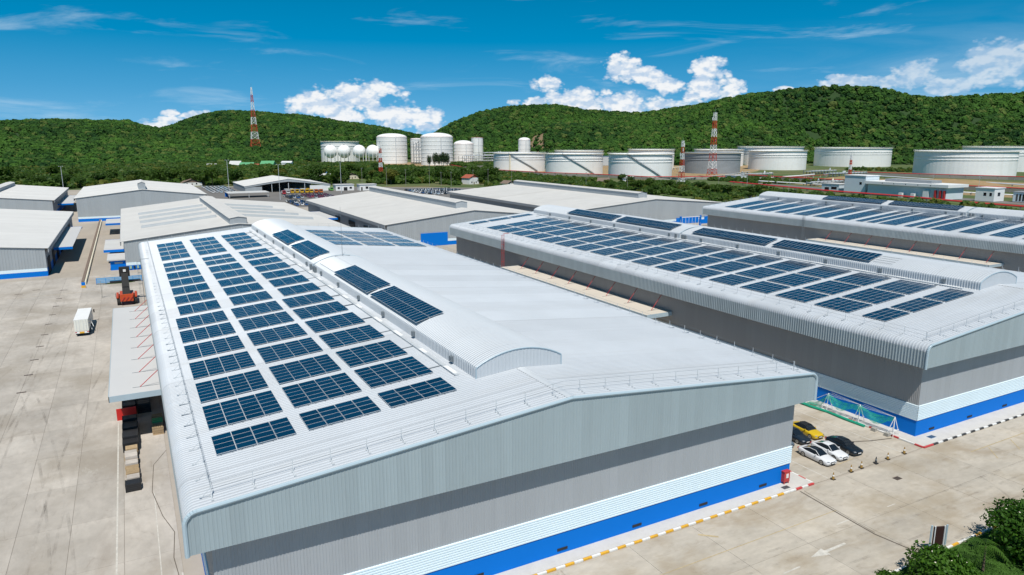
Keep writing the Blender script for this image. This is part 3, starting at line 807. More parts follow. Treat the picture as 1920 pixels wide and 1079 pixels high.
# ---------------------------------------------------------------- canopies with red stays, ladders
def canopy(parent, x0, x1, y0, y1, z, m, stay_x, stay_z, foot_x, n, side, posts=None, edge=None):
    mb = MB(); mb.box(x0, y0, z - .12, x1, y1, z); c = mb.build('canopy', m, parent)
    mb = MB()
    mb.box(x0 - .04, y0 - .04, z - .75, x1 + .04, y0 + .02, z + .03); mb.box(x0 - .04, y1 - .02, z - .75, x1 + .04, y1 + .04, z + .03)
    xx = x0 if side < 0 else x1
    mb.box(xx - .04, y0 - .04, z - .75, xx + .04, y1 + .04, z + .035); mb.build('fascia', edge or M_TRIM, c)
    for i in range(n):
        y = y0 + (y1 - y0) * (i + .35) / n
        mb = MB(); mb.tube((foot_x, y, z + .05), (stay_x, y, stay_z), .055, 6); mb.build('stay', M_RED, c)
        mb = MB(); mb.box(min(foot_x - .9, stay_x), y - .03, z, max(foot_x + .9, stay_x), y + .03, z + .05); mb.build('rib', M_GALVD, c)
    return c
canopy(WA, -4.65, 2.85, 99.9, 155.6, 7.0, M_CANOPY, 2.6, 10.15, -1.0, 8, -1)
canopy(WB, 83.7, 89.9, 101.6, 161.0, 7.0, M_CANOPYB, 89.6, 10.15, 87.0, 8, -1)
canopy(WC, 198.6, 205.6, 102.0, 160.0, 7.0, M_CANOPYB, 205.3, 10.15, 202.0, 8, -1)
# loading bay hidden below the left canopy: dark doors in the wall
for i in range(6):
    y = 106 + i * 9
    mb = MB(); mb.box(2.78, y, .05, 2.88, y + 4.6, 4.9); mb.build('loading_door', M_DARK, WA)
    mb = MB(); mb.box(89.84, y + 2, .05, 89.94, y + 6.6, 4.9); mb.build('loading_door', M_DARK, WB)
def cage_ladder(x, y, z0, z1, m, label, rungs=18):
    t = thing('ladder', label, 'ladder', (x, y, z0))
    mb = MB()
    for yy in (y - .28, y + .28): mb.tube((x, yy, z0), (x, yy, z1 + 1.2), .04, 5, 0)
    mb.tube((x, y - .28, z1 + 1.2), (x + 1.6, y - .28, z1 + 1.2), .035, 5); mb.tube((x, y + .28, z1 + 1.2), (x + 1.6, y + .28, z1 + 1.2), .035, 5)
    mb.build('rail', m, t)
    mb = MB()
    for i in range(rungs):
        z = z0 + (z1 - z0) * (i + .5) / rungs; mb.tube((x, y - .28, z), (x, y + .28, z), .025, 4)
    mb.build('rung', m, t)
    mb = MB()
    for i in range(6):
        z = z0 + 2.2 + (z1 - z0 - 1.5) * i / 5
        P = [(x - .72 * math.sin(a), y + .42 * math.cos(a), z) for a in [math.pi * j / 6 for j in range(7)]]
        mb.path(P, .03, 4)
    for a in (.8, 1.57, 2.34): mb.tube((x - .72 * math.sin(a), y + .42 * math.cos(a), z0 + 2.2), (x - .72 * math.sin(a), y + .42 * math.cos(a), z1 + .7), .025, 4)
    mb.build('cage', m, t)
cage_ladder(88.05, 167.5, 0.2, 13.6, M_RED, 'red caged ladder climbing the eave of the second solar warehouse')
cage_ladder(203.75, 165.5, 0.2, 13.6, M_GALVD, 'grey caged ladder climbing the eave of the farthest solar warehouse')
cage_ladder(1.0, 166.5, 0.2, 13.6, M_GALVD, 'grey caged ladder on the left eave of the foreground warehouse')

# ================================================================ OLDER WAREHOUSES BEHIND
def old_warehouse(label, x0, x1, y0, y1, xr, ze, zr, roofm, base=True, mon=None, name='warehouse', side_dark=True, bl=1.5):
    """plain gabled shed: two roof sheets, walls, blue foot, ridge monitor; mon=(half width, y0, y1, height)"""
    e = thing(name, label, 'warehouse', (x0, y0, 0))
    kl = (zr - ze) / (xr - x0); kr = (zr - ze) / (x1 - xr)
    for xa, xb, za, zb in ((x0, xr, ze, zr), (xr, x1, zr, ze)):
        mb = MB(); sheet_y(mb, [(xa, za), (xb, zb)], y0, y1, 1.0, 0.05); mb.build('roof_slope', roofm, e)
    fz = lambda x: ze + kl * (x - x0) if x <= xr else ze + kr * (x1 - x)
    for yy, out, nm in ((y0 + .25, -1, 'front_wall'), (y1 - .25, 1, 'back_wall')):
        mb = MB(); wall_x(mb, x0 + .9, x1 - .9, yy, bl + .9 if base else 0, lambda x: fz(x) - .06, out, 0.75, 0.05); w = mb.build(nm, M_OLDWALL, e)
        if base:
            mb = MB(); mb.box(x0 + .9, min(yy, yy + out * .06), bl, x1 - .9, max(yy, yy + out * .06), bl + .9); mb.build('band', M_BAND, w)
            mb = MB(); mb.box(x0 + .9, min(yy, yy + out * .04), 0, x1 - .9, max(yy, yy + out * .04), bl); mb.build('base_panel', M_BLUE, w)
    for xx, out, nm in ((x0 + .9, -1, 'left_wall'), (x1 - .9, 1, 'right_wall')):
        mb = MB(); wall_y(mb, y0 + .25, y1 - .25, xx, bl + .9 if base else 0, ze + .02, out, 0.75, 0.05); w = mb.build(nm, M_OLDWALLS, e)
        if base:
            mb = MB(); mb.box(min(xx, xx + out * .04), y0 + .25, 0, max(xx, xx + out * .04), y1 - .25, bl + .9); mb.build('base_panel', M_BLUE, w)
    for xx in (x0, x1):
        mb = MB(); mb.box(xx - .12, y0, ze - 1.25, xx + .12, y1, ze - .02); mb.build('eave_gutter', M_OLDWALLS, e)
    for yy in (y0, y1):
        mb = MB(); mb.path([(x0, yy, ze), (xr, yy, zr), (x1, yy, ze)], .14, 6); mb.build('verge_trim', M_OLDROOF, e)
    if mon:
        hw, a, b, h = mon; zb = zr - kl * hw - .05
        mb = MB(); sheet_y(mb, [(xr - hw, zb), (xr - hw, zr + h * .8), (xr, zr + h), (xr + hw, zr + h * .8), (xr + hw, zb)], a, b, 1.0, .04)
        m_ = mb.build('ridge_monitor', M_OLDWALL, e)
        mb = MB(); sheet_y(mb, [(xr - hw - .25, zr + h * .82), (xr, zr + h + .08), (xr + hw + .25, zr + h * .82)], a - .2, b + .2, 1.0, .04); mb.build('monitor_roof', roofm, m_)
        for yy in (a, b):
            mb = MB(); mb.poly([(xr - hw, yy, zb), (xr + hw, yy, zb), (xr + hw, yy, zr + h * .8), (xr, yy, zr + h), (xr - hw, yy, zr + h * .8)]); mb.build('end_wall', M_OLDWALL, m_)
    return e, fz
def side_canopy(parent, x0, x1, y0, y1, z, m=M_CANOPY):
    mb = MB(); mb.box(x0, y0, z - .15, x1, y1, z); c = mb.build('canopy', m, parent)
    mb = MB(); mb.box(x0 - .05, y0 - .06, z - .8, x1 + .05, y0 + .02, z + .03); mb.build('fascia', M_BLUE, c)
    mb = MB(); mb.box(x0 - .05, y1 - .02, z - .8, x1 + .05, y1 + .06, z + .03); mb.build('fascia', M_BLUE, c)
    return c
D1, _ = old_warehouse('pale-roofed warehouse at left edge nearest the camera with blue base', -84.0, -22.2, 246.7, 372.0, -53.0, 8.3, 11.1, M_OLDROOF)
side_canopy(D1, -22.9, -17.6, 271, 335, 5.3)
for i in range(7):
    mb = MB(); mb.box(-23.0, 250 + i * 16, .05, -22.9, 257 + i * 16, 5.0); mb.build('loading_door', M_DARK, D1)
D2, _ = old_warehouse('white-roofed warehouse behind the blue-based one at the left edge', -96.0, -34.2, 441.0, 558.0, -65.0, 9.0, 11.9, M_OLDROOF, mon=(2.2, 446, 552, 2.2))
side_canopy(D2, -35.0, -27.5, 470, 540, 5.0)
D3, _ = old_warehouse('wide grey gabled warehouse facing the lane end with a short ridge vent', -23.6, 37.2, 409.7, 511.0, 6.8, 11.7, 15.2, M_OLDROOF, mon=(1.6, 412, 440, 3.6))
D4, fz4 = old_warehouse('weathered pale-roofed warehouse with skylight ridges just behind the foreground roof', -3.4, 69.4, 246.0, 368.0, 31.2, 9.0, 12.75, M_OLDROOFX, mon=(2.6, 247.0, 352, 2.1))
for i in range(4):                                   # raised skylight strips running down both slopes
    y = 276 + i * 17
    for (xa, xb) in ((3, 27.5), (36.0, 62 - i * 2)):
        mb = MB(); P = []
        for x in (xa, xb): P.append([(x, y - .9, fz4(x) + .05), (x, y - .6, fz4(x) + .75), (x, y + .9, fz4(x) + .75), (x, y + 1.2, fz4(x) + .05)])
        mb.grid(P); mb.grid([[p[0] for p in P], [p[3] for p in P]])
        mb.poly(P[0]); mb.poly(P[1][::-1]); mb.build('skylight_strip', M_OLDWALL, D4)
for i in range(16):
    mb = MB(); y = 250 + i * 6.2; mb.box(33.95, y, 12.7, 34.3, y + 4.2, 14.1); mb.build('monitor_louvre', M_DARK, D4)
side_canopy(D4, -9.5, -2.6, 345, 366, 5.0); side_canopy(D4, -8.6, -2.6, 262, 290, 4.6, M_OLDROOF)
ann = thing('annex', 'small blue annex with pale lean-to roofs beside the weathered warehouse', 'annex', (-6.8, 248, 0))
mb = MB(); mb.box(-6.8, 248.2, 0, -2.6, 262, 3.0); mb.build('wall', M_BLUE, ann)
mb = MB(); mb.box(-7.6, 247.6, 3.0, -2.4, 262.6, 3.35); mb.build('roof', M_OLDROOF, ann)
mb = MB(); mb.box(-5.6, 248.10, 2.0, -3.4, 248.17, 2.5); mb.build('sign_panel', mat('faded_sign', (0.35, 0.42, 0.45), 0.6), ann)
for i in range(4):
    mb = MB(); x = -1.6 + i * 1.0; mb.box(x, 245.9, .5, x + .55, 246.05, 1.35); mb.build('louvre_door', M_DARK if i % 2 else mat('pale_green_door', (0.35, 0.5, 0.36), 0.6), D4)
D5, _ = old_warehouse('pale-roofed warehouse with long grey ridge monitor in the middle distance', 82.0, 155.0, 250.0, 379.0, 118.5, 9.0, 12.9, M_OLDROOFX, mon=(2.5, 262, 378, 2.6))
side_canopy(D5, 75.0, 82.8, 318, 352, 5.4); side_canopy(D5, 154.2, 160, 300, 345, 5.2)
for i in range(3):
    mb = MB(); mb.box(82.6, 270 + i * 22, .05, 82.85, 279 + i * 22, 6.0); mb.build('loading_door', M_DARK, D5)
    mb = MB(); mb.box(96 + i * 16, 249.9, .05, 107 + i * 16, 250.15, 5.0 if i < 1 else 2.5); mb.build('sliding_door', M_BLUE, D5)
D6, _ = old_warehouse('pale-roofed warehouse with ridge monitor behind the second solar roof', 173.0, 265.0, 262.0, 402.0, 219.0, 9.0, 12.6, M_OLDROOFX, mon=(2.6, 272, 398, 2.6))
for (xa, xb) in ((232, 246), (250, 262)):
    mb = MB(); mb.box(xa, 261.85, .05, xb, 262.12, 2.9); mb.build('sliding_door', M_BLUE, D6)
# portal of blue posts beside the farthest solar roof
t = thing('gantry', 'blue framed gantry with white mesh gate between the warehouses', 'gantry', (226, 250, 0))
for x in (224, 236, 247):
    mb = MB(); mb.box(x - .35, 249.6, 0, x + .35, 250.4, 5.2); mb.build('post', M_BLUE, t)
mb = MB(); mb.box(236.36, 249.8, 1.2, 246.64, 250.2, 3.0); mb.build('gate_panel', M_BLUE, t)
for i in range(6):
    mb = MB(); mb.tube((225 + i * 2, 250, 0), (225 + i * 2, 250, 4.6), .07, 4); mb.build('mesh_bar', M_WHITE, t)
mb = MB(); mb.box(224.36, 249.85, 4.6, 235.64, 250.15, 4.85); mb.build('beam', M_WHITE, t)
# small beige tank in the gap behind the foreground roof
t = thing('water_tank', 'small beige block tank standing in the gap behind the foreground roof', 'tank', (89.5, 233, 0))
mb = MB(); mb.lathe([(1.6, 0), (1.65, .3), (1.65, 3.1), (1.2, 3.5), (.2, 3.6)], 16, 89.5, 233); mb.build('body', M_TCREAM, t)
mb = MB(); mb.box(88.6, 232.0, 3.55, 90.4, 233.9, 3.75); mb.build('lid', M_CANOPYB, t)

# open vehicle shed, offices, small canopy
sh = thing('vehicle_shed', 'open-fronted pale shed with a wide gable sheltering trucks', 'shed', (80, 583, 0))
for xa, xb, za, zb in ((80, 113.3, 5.2, 10.2), (113.3, 146.6, 10.2, 5.2)):
    mb = MB(); sheet_y(mb, [(xa, za), (xb, zb)], 583, 652, 1.0, .05); mb.build('roof_slope', M_OLDROOF, sh)
mb = MB(); mb.poly([(80, 583.2, 5.1), (113.3, 583.2, 10.1), (146.6, 583.2, 5.1), (146.6, 583.2, 3.9), (126, 583.2, 6.9), (113.3, 583.2, 8.0), (100, 583.2, 6.9), (80, 583.2, 3.9)][::-1]); mb.build('gable_fascia', M_OLDWALL, sh)
for (xa, xb) in ((80.5, 93.0), (130, 146)):
    mb = MB(); mb.box(xa, 583.4, 0, xb, 583.6, 4.6); mb.build('front_wall', M_OLDWALL if xa < 100 else M_WHITE, sh)
mb = MB(); mb.box(80.4, 583.5, 0, 80.6, 651, 5.1); mb.build('left_wall', M_OLDWALLS, sh)
mb = MB(); mb.box(80.5, 651, 0, 146.2, 651.3, 6); mb.build('back_wall', M_SOFF, sh)
for x in (100.5, 113.3, 126):
    mb = MB(); mb.box(x - .2, 583.6, 0, x + .2, 584, 7.0); mb.build('post', M_GALV, sh)
def small_building(label, x0, y0, x1, y1, h, wallm, roofm, windows=(), cat='building', name='office_building', over=.4, par=0.0):
    e = thing(name, label, cat, (x0, y0, 0))
    mb = MB(); mb.box(x0, y0, 0, x1, y1, h); mb.build('wall', wallm, e)
    mb = MB(); mb.box(x0 - over, y0 - over, h, x1 + over, y1 + over, h + .45); rf = mb.build('roof', roofm, e)
    for (face, a, b, za, zb) in windows:
        mb = MB()
        if face == 'f': mb.box(a, y0 - .05, za, b, y0 + .02, zb)
        else: mb.box(x0 - .05, a, za, x0 + .02, b, zb)
        w = mb.build('window' if za > .3 else 'door', M_GLASS, e)
        mb = MB(); f = .09
        if face == 'f':
            mb.box(a - f, y0 - .08, zb, b + f, y0 - .01, zb + f)
        else: mb.box(x0 - .08, a - f, zb, x0 - .01, b + f, zb + f)
        mb.build('frame', M_WHITE, w)
    return e
small_building('white single-storey site office beside the open vehicle shed', 149, 576, 164, 584, 4.6, M_WHITE, M_OLDROOF, (('f', 150.5, 152.3, 1.4, 3), ('f', 155.5, 158.5, 0.05, 2.8), ('f', 160.3, 162.3, 1.4, 3)))
small_building('white gatehouse with pale roof right of the site office', 167, 570, 181, 578, 4.6, M_WHITE, M_OLDROOF, (('f', 172, 174.2, 1.3, 3.2), ('f', 168.2, 169.4, .05, 2.8), ('f', 176.5, 179, 1.3, 3)))
t = thing('lean_to', 'low white lean-to roof on posts before the vehicle shed', 'shelter', (62, 534, 0))
mb = MB(); mb.box(62, 534, 3.3, 90, 552, 3.6); mb.build('roof', M_OLDROOF, t)
for x in (63, 76, 89):
    mb = MB(); mb.box(x - .15, 534.5, 0, x + .15, 534.8, 3.3); mb.build('post', M_GALV, t)
mb = MB(); mb.box(62, 551, 0, 64, 552, 3.3); mb.build('end_panel', M_BLUE, t)
# control building and huts beyond the farthest solar roof
M_PALEB = mat('pale_blue_wall', (0.62, 0.70, 0.75), 0.7, 0.0, 0.04)
t = thing('control_building', 'long pale blue flat-roofed control building beyond the farthest solar roof', 'building', (492, 285, 0))
mb = MB(); mb.box(492, 286, 0, 512, 345, 8.2); mb.build('wall', M_PALEB, t)
mb = MB(); mb.box(490, 284, 8.2, 514, 347, 10.2); rf = mb.build('roof_parapet', M_WHITE, t)
mb = MB(); mb.box(497, 300, 10.2, 509, 335, 12.2); mb.build('plant_deck', M_OLDWALLS, rf)
for i in range(5):
    mb = MB(); mb.box(491.9, 296 + i * 9, 8.9, 491.97 - 2.0, 296.6 + i * 9, 9.5); mb.build('vent', M_DARK, t)
for y in (306, 315):
    mb = MB(); mb.box(487.8, y, 0, 489.8, y + 2.6, 3.2); mb.build('chiller', M_WHITE, t)
mb = MB(); mb.box(490.6, 297.5, 0, 491.9, 301.5, 6.0); mb.build('door_panel', M_WHITE, t)
for y in (286.2, 289, 292.4):
    mb = MB(); mb.box(490.2, y, 0.2, 491.8, y + 1.0, 6.2); mb.build('stair_rail', M_RED, t)
small_building('tall pale stair tower at the left end of the control building', 493, 348, 509, 366, 13.5, M_PALEB, M_WHITE, (('x', 351, 353, 7, 9),), name='stair_tower')
small_building('pale gabled hut left of the control building stair tower', 495, 372, 507, 388, 6.0, M_PALEB, M_OLDROOF, (('x', 374, 379, 2, 4), ('x', 381, 385, .1, 3.4)), name='hut')
small_building('small white guard hut with flat roof near the right edge', 505, 262, 517, 274, 8.6, M_WHITE, M_WHITE, (('x', 263.5, 265, 3.6, 5.8), ('x', 267, 268.8, 3.6, 5.8), ('f', 509, 512, 3.5, 6)), name='guard_hut')
small_building('pale louvred cabin at the far right edge beside the guard hut', 520, 246, 530, 258, 6.2, M_PALEB, M_OLDWALLS, tuple(('x', 247 + 2 * i, 248.2 + 2 * i, .5, 5.0) for i in range(5)), name='cabin')

# ================================================================ TANK FARM
def stair(mb, cx, cy, r, h, a0, a1, n=26, m=0):
    P = [(cx + (r + .7) * math.cos(a0 + (a1 - a0) * i / n), cy + (r + .7) * math.sin(a0 + (a1 - a0) * i / n), .3 + (h - .3) * i / n) for i in range(n + 1)]
    for a, b in zip(P, P[1:]):
        mb.tube(a, b, .55, 4, m)
        mb.tube((a[0], a[1], a[2] + 1.3), (b[0], b[1], b[2] + 1.3), .12, 4, m)
def big_tank(label, cx, cy, r, h, m=M_TANK, has_stair=True, face=None):
    """floating-roof tank: shell in courses, wind girders, top walkway rim, sunken roof, spiral stair"""
    e = thing('storage_tank', label, 'storage tank', (cx, cy, 0), 'large flat storage tanks')
    mb = MB(); mb.lathe([(r, -.3), (r, h), (r - .5, h), (r - .5, h - 3.0)], 72, cx, cy, 0, cap=True); mb.build('shell', m, e)
    for z, w in ((h * .985, 1.3), (h * .78, .55), (h * .66, .45)):
        mb = MB(); mb.lathe([(r + .02, z - .35), (r + w, z - .12), (r + w, z + .18), (r + .02, z + .25)], 72, cx, cy, 0, cap=False)
        mb.build('wind_girder', M_TCREAM if z > h * .9 else m, e)
    mb = MB()
    for k in range(72):
        a = 2 * math.pi * k / 72; b = 2 * math.pi * (k + 1) / 72
        mb.tube((cx + (r + 1.2) * math.cos(a), cy + (r + 1.2) * math.sin(a), h + 1.2), (cx + (r + 1.2) * math.cos(b), cy + (r + 1.2) * math.sin(b), h + 1.2), .07, 4)
        if k % 3 == 0: mb.tube((cx + (r + 1.2) * math.cos(a), cy + (r + 1.2) * math.sin(a), h), (cx + (r + 1.2) * math.cos(a), cy + (r + 1.2) * math.sin(a), h + 1.2), .06, 4)
    mb.build('handrail', m, e)
    if has_stair:
        f = math.atan2(-cy, -cx) if face is None else face
        mb = MB(); stair(mb, cx, cy, r, h, f + .75, f - .42); mb.build('stair', M_GALVD, e)
    return e
K = [('nearest row, leftmost big flat white storage tank', 482, 870, 35.6, 24.0, M_TANK, 1), ('big flat white storage tank second from left in the front row', 497, 755, 36, 24.7, M_TANK, 1),
     ('white storage tank half hidden behind the second front-row tank', 596, 893, 35.7, 26.0, M_TANK, 0), ('big flat white storage tank third from left, nearest of its row', 513, 644, 35.5, 26.0, M_TANK, 1),
     ('white storage tank half hidden behind the third front-row tank', 690, 841, 33.5, 27.8, M_TANK, 0), ('weathered grey storage tank behind the tall red and white mast', 669, 694, 36, 25.4, M_TANKG, 0),
     ('pale storage tank half hidden behind the weathered grey one', 881, 898, 40, 26.4, M_TANK, 0), ('white storage tank between the grey tank and the wide central one', 842, 740, 40, 26.5, M_TANK, 0),
     ('wide pale tank rim showing behind the tank right of the grey one', 988, 885, 54, 30.4, M_TANK, 0), ('wide white storage tank in the gap left of the largest one', 1069, 784, 58.5, 29.2, M_TANK, 0),
     ('largest and nearest white storage tank towards the right edge', 869, 489, 52, 28.6, M_TANK, 0), ('wide white storage tank cut by the right edge behind the largest', 1096, 553, 59.5, 32.0, M_TANK, 0)]
for (lb, x, y, r, h, m, st) in K: big_tank(lb, x, y, r, h, m, bool(st))
# cream downpipe towers on two tanks
for (x, y, lb) in ((455, 847, 'cream vertical pipe column beside the leftmost big tank'), (703, 683, 'cream vertical pipe column beside the weathered grey tank')):
    d = Vector((x, y, 0))
    t = thing('pipe_column', lb, 'pipe', (x, y, 0)); mb = MB(); mb.tube((x, y, 0), (x, y, 22), 1.3, 10); mb.build('riser', M_TCREAM, t)
    mb = MB(); mb.tube((x, y, 22), (x + 2.5, y + 5, 23), 1.1, 8); mb.build('elbow', M_TCREAM, t)

def at(az_px_u, d):  # helper not tied to pixels: azimuth angle and range from the yard origin
    return (d * math.sin(az_px_u), d * math.cos(az_px_u))
def dome_tank(label, cx, cy, r, z0, h, hd, rings=7, m=M_TANK, flat=False, ladder=True):
    e = thing('dome_tank', label, 'storage tank', (cx, cy, z0))
    prof = [(r, z0 - 3), (r, z0 + h)]
    if not flat:
        for i in range(1, 9):
            a = i / 8; prof.append((r * math.cos(a * math.pi / 2) + .01, z0 + h + hd * math.sin(a * math.pi / 2)))
    mb = MB(); mb.lathe(prof, 56, cx, cy); mb.build('shell', m, e, smooth=False)
    for k in range(rings):
        z = z0 + h * (k + 1) / rings
        mb = MB(); mb.lathe([(r + .02, z - .35), (r + .35, z - .15), (r + .35, z + .05), (r + .02, z + .15)], 56, cx, cy, cap=False); mb.build('stiffener_ring', m, e)
    if ladder:
        f = math.atan2(-cy, -cx) + .25
        mb = MB(); x, y = cx + (r + .5) * math.cos(f), cy + (r + .5) * math.sin(f); mb.box(x - .5, y - .5, z0, x + .5, y + .5, z0 + h); mb.build('riser_pipe', M_GALV, e)
        mb = MB()
        for k in range(48):
            a, b = 2 * math.pi * k / 48, 2 * math.pi * (k + 1) / 48
            mb.tube((cx + r * math.cos(a), cy + r * math.sin(a), z0 + h + 1.6), (cx + r * math.cos(b), cy + r * math.sin(b), z0 + h + 1.6), .12, 4)
            if k % 2 == 0: mb.tube((cx + r * math.cos(a), cy + r * math.sin(a), z0 + h), (cx + r * math.cos(a), cy + r * math.sin(a), z0 + h + 1.6), .1, 4)
        mb.build('roof_handrail', M_RED, e)
    return e
dome_tank('tall white domed gas tank on the left of the pair', 442, 1288, 28.0, 0, 47.0, 7.5)
dome_tank('tall white domed gas tank on the right of the pair', 481, 1164, 28.0, 0, 46.5, 8.0)
dome_tank('smaller white domed tank right of the tall pair', 602, 1318, 20.0, 2, 32, 8, 5)
dome_tank('narrow white flat-topped cylinder behind the smaller domed tank', 668, 1392, 12.8, 2, 45, .8, 3)
dome_tank('slim white domed tank alone below the bare hillside patch', 735, 1305, 12.6, 8, 34, 6.0, 4)
dome_tank('white cylinder peeping out between the tall pair of gas tanks', 492, 1290, 12, 4, 40, 2, 3)
big_tank('distant wide white tank behind the gas spheres', 385, 1440, 37.5, 39.5, M_TANK, False)
def sphere_tank(label, cx, cy, r, z0):
    e = thing('gas_sphere', label, 'gas sphere', (cx, cy, 0), 'white gas spheres')
    zc = z0 + r * 1.35
    prof = [(max(.02, r * math.sin(math.pi * i / 14)), zc - r * math.cos(math.pi * i / 14)) for i in range(15)]
    mb = MB(); mb.lathe(prof, 28, cx, cy); mb.build('sphere', M_TANK, e, smooth=True)
    for k in range(10):
        a = 2 * math.pi * k / 10
        mb = MB(); mb.tube((cx + r * .98 * math.cos(a), cy + r * .98 * math.sin(a), z0 - 4), (cx + r * .98 * math.cos(a), cy + r * .98 * math.sin(a), zc), .45, 6); mb.build('leg', M_TANK, e)
    mb = MB(); mb.lathe([(1.5, zc + r - .1), (1.5, zc + r + 1.0), (.2, zc + r + 1.1)], 12, cx, cy); mb.build('top_platform', M_GALVD, e)
    return e
for i, (a, d) in enumerate(((0.2485, 1385), (0.2665, 1385), (0.2865, 1370), (0.3045, 1355))):
    x, y = at(a, d); sphere_tank(f'white gas sphere on legs, {ORD[i]} from the left in the row', x, y, 12.4, 4.5)
# open process structure between and right of the tall tanks
def steel_frame(label, x0, y0, x1, y1, z0, h, nx, nz, seed, name='process_frame'):
    rr = random.Random(seed); e = thing(name, label, 'process plant', (x0, y0, z0))
    for i in range(nx + 1):
        f = i / nx
        for (yy) in (y0, y1):
            x = x0 + (x1 - x0) * f; mb = MB(); mb.box(x - .3, yy - .3, z0 - 3, x + .3, yy + .3, z0 + h * rr.uniform(.75, 1)); mb.build('column', M_GALVD, e)
    for k in range(nz):
        z = z0 + h * (k + 1) / (nz + .6)
        mb = MB(); mb.box(x0, y0, z - .25, x1, y1, z + .1); mb.build('deck', M_GALV, e)
        for j in range(4):
            x = rr.uniform(x0 + 1, x1 - 2); w = rr.uniform(1.2, 3)
            mb = MB()
            if j % 2: mb.box(x, y0 + .5, z + .1, x + w, y0 + 3, z + rr.uniform(1, 3.2))
            else: mb.lathe([(w * .4, z + .1), (w * .4, z + rr.uniform(1.5, 3.5)), (.1, z + 3.8)], 10, x + 1, y0 + 2)
            mb.build('vessel', rr.choice((M_GALV, M_WHITE, M_GALVD, M_TCREAM)), e)
        mb = MB()
        for j in range(3): mb.tube((x0 - 1, y0 - .4 + j * .4, z + .6 + j * .3), (x1 + 1, y0 - .4 + j * .4, z + .6 + j * .3), .16, 5)
        mb.build('pipe', M_GALV, e)
    return e
steel_frame('grey steel process tower packed with pipes between the tall gas tanks', 458, 1215, 478, 1232, 0, 44, 4, 7, 3)
steel_frame('low steel pipe racks right of the tall gas tanks', 545, 1190, 640, 1215, 0, 17, 12, 3, 4)
steel_frame('low cluster of pipework and vessels on the slope beyond the pipe racks', 640, 1300, 760, 1325, 8, 12, 12, 2, 5)
steel_frame('pumps and valve skids in front of the wide white tanks', 745, 600, 790, 612, 0, 5, 8, 1, 6)
# bund walls, red fire mains and pipe runs
M_BUND = mat('bund_concrete', (0.34, 0.325, 0.29), 0.9, 0.0, 0.12, 0.05)
def bund(name, label, pts, h=1.6, m=None, th=.5):
    t = thing(name, label, 'wall', (*pts[0], 0))
    for a, b in zip(pts, pts[1:]):
        A, B = Vector((*a, 0)), Vector((*b, 0)); d = (B - A).normalized(); n = Vector((-d.y, d.x, 0)) * th / 2
        mb = MB(); P = [A - n, B - n, B + n, A + n]
        mb.add([tuple(p) for p in P] + [(p.x, p.y, h) for p in P], [(0, 1, 5, 4), (1, 2, 6, 5), (2, 3, 7, 6), (3, 0, 4, 7), (4, 5, 6, 7)]); mb.build('wall_panel', m or M_BUND, t)
    return t
bund('bund_wall', 'long grey bund wall before the front row of white tanks', [(428, 850), (440, 740), (470, 668), (484, 588), (560, 560)], 2.6)
bund('bund_wall', 'grey bund wall below the wide and largest white tanks', [(600, 560), (600, 460), (612, 345), (616, 250)], 3.0)
bund('bund_wall', 'grey bund wall close under the largest white tank', [(775, 560), (790, 480), (812, 410), (820, 330)], 3.4)
def pipeline(label, pts, z, r, m, step=14, n=2):
    t = thing('pipeline', label, 'pipeline', (*pts[0], 0))
    for j in range(n):
        mb = MB(); mb.path([(x + j * r * 3, y, z + j * .15) for x, y in pts], r, 6); mb.build('pipe', m, t)
    L = [(a, b) for a, b in zip(pts, pts[1:])]
    for a, b in L:
        d = math.hypot(b[0] - a[0], b[1] - a[1]); k = int(d / step)
        for i in range(k):
            f = (i + .5) / k; x, y = a[0] + (b[0] - a[0]) * f, a[1] + (b[1] - a[1]) * f
            mb = MB(); mb.box(x - .2, y - .2, 0, x + .2 + r * 3, y + .2, z); mb.build('support', M_BUND, t)
    return t
pipeline('red fire main running before the front row of white tanks', [(425, 852), (437, 740), (466, 668), (480, 590), (556, 556)], 3.2, .35, M_RED)
pipeline('red fire main along the bund below the wide white tanks', [(596, 562), (596, 460), (608, 345), (612, 250)], 3.6, .38, M_RED)
pipeline('red pipes along the near fence beyond the farthest solar roof', [(506, 500), (480, 372), (478, 310), (464, 250), (462, 200)], 1.6, .34, M_RED, n=3)
pipeline('red pipe run at the foot of the largest white tank', [(770, 560), (785, 480), (807, 410), (815, 330)], 3.8, .35, M_RED)
pipeline('thick white pipe on sleepers between grass strips near the grey tank', [(560, 520), (660, 545), (700, 560)], 2.2, .8, M_WHITE, n=1)
pipeline('cream pipe on sleepers between the tank rows', [(560, 700), (640, 760), (760, 830)], 3.0, .7, M_TCREAM, n=1)
steel_frame('valve manifold skids along the bund near the grey tank', 610, 585, 660, 593, 0, 4.5, 9, 1, 16, 'valve_rack')
steel_frame('long low pipe rack before the wide white tanks', 700, 540, 765, 548, 0, 5.5, 12, 1, 17, 'pipe_rack')
steel_frame('low pipe rack left of the pale stair tower', 548, 440, 590, 446, 0, 4.0, 8, 1, 18, 'pipe_rack')
steel_frame('pump skids behind the guard hut at right', 560, 268, 604, 274, 0, 4.0, 8, 1, 19, 'pump_rack')
pipeline('grey pipe bundle crossing before the grey tank', [(500, 560), (600, 600), (690, 650)], 2.0, .4, M_GALV, n=3)
pipeline('white pipes behind the control building', [(545, 500), (552, 400), (560, 300), (566, 230)], 1.4, .35, M_WHITE, n=2)
pipeline('red pipes crossing towards the wide white tanks', [(598, 520), (690, 540), (775, 556)], 2.4, .3, M_RED, n=2)
pipeline('grey pipes along the inner bund of the largest tank', [(690, 300), (712, 400), (742, 520)], 1.6, .4, M_GALV, n=3)
pipeline('red pipes below the leftmost big tanks towards the pipe racks', [(380, 905), (430, 900), (440, 960), (470, 1080)], 2.0, .4, M_RED, n=2)
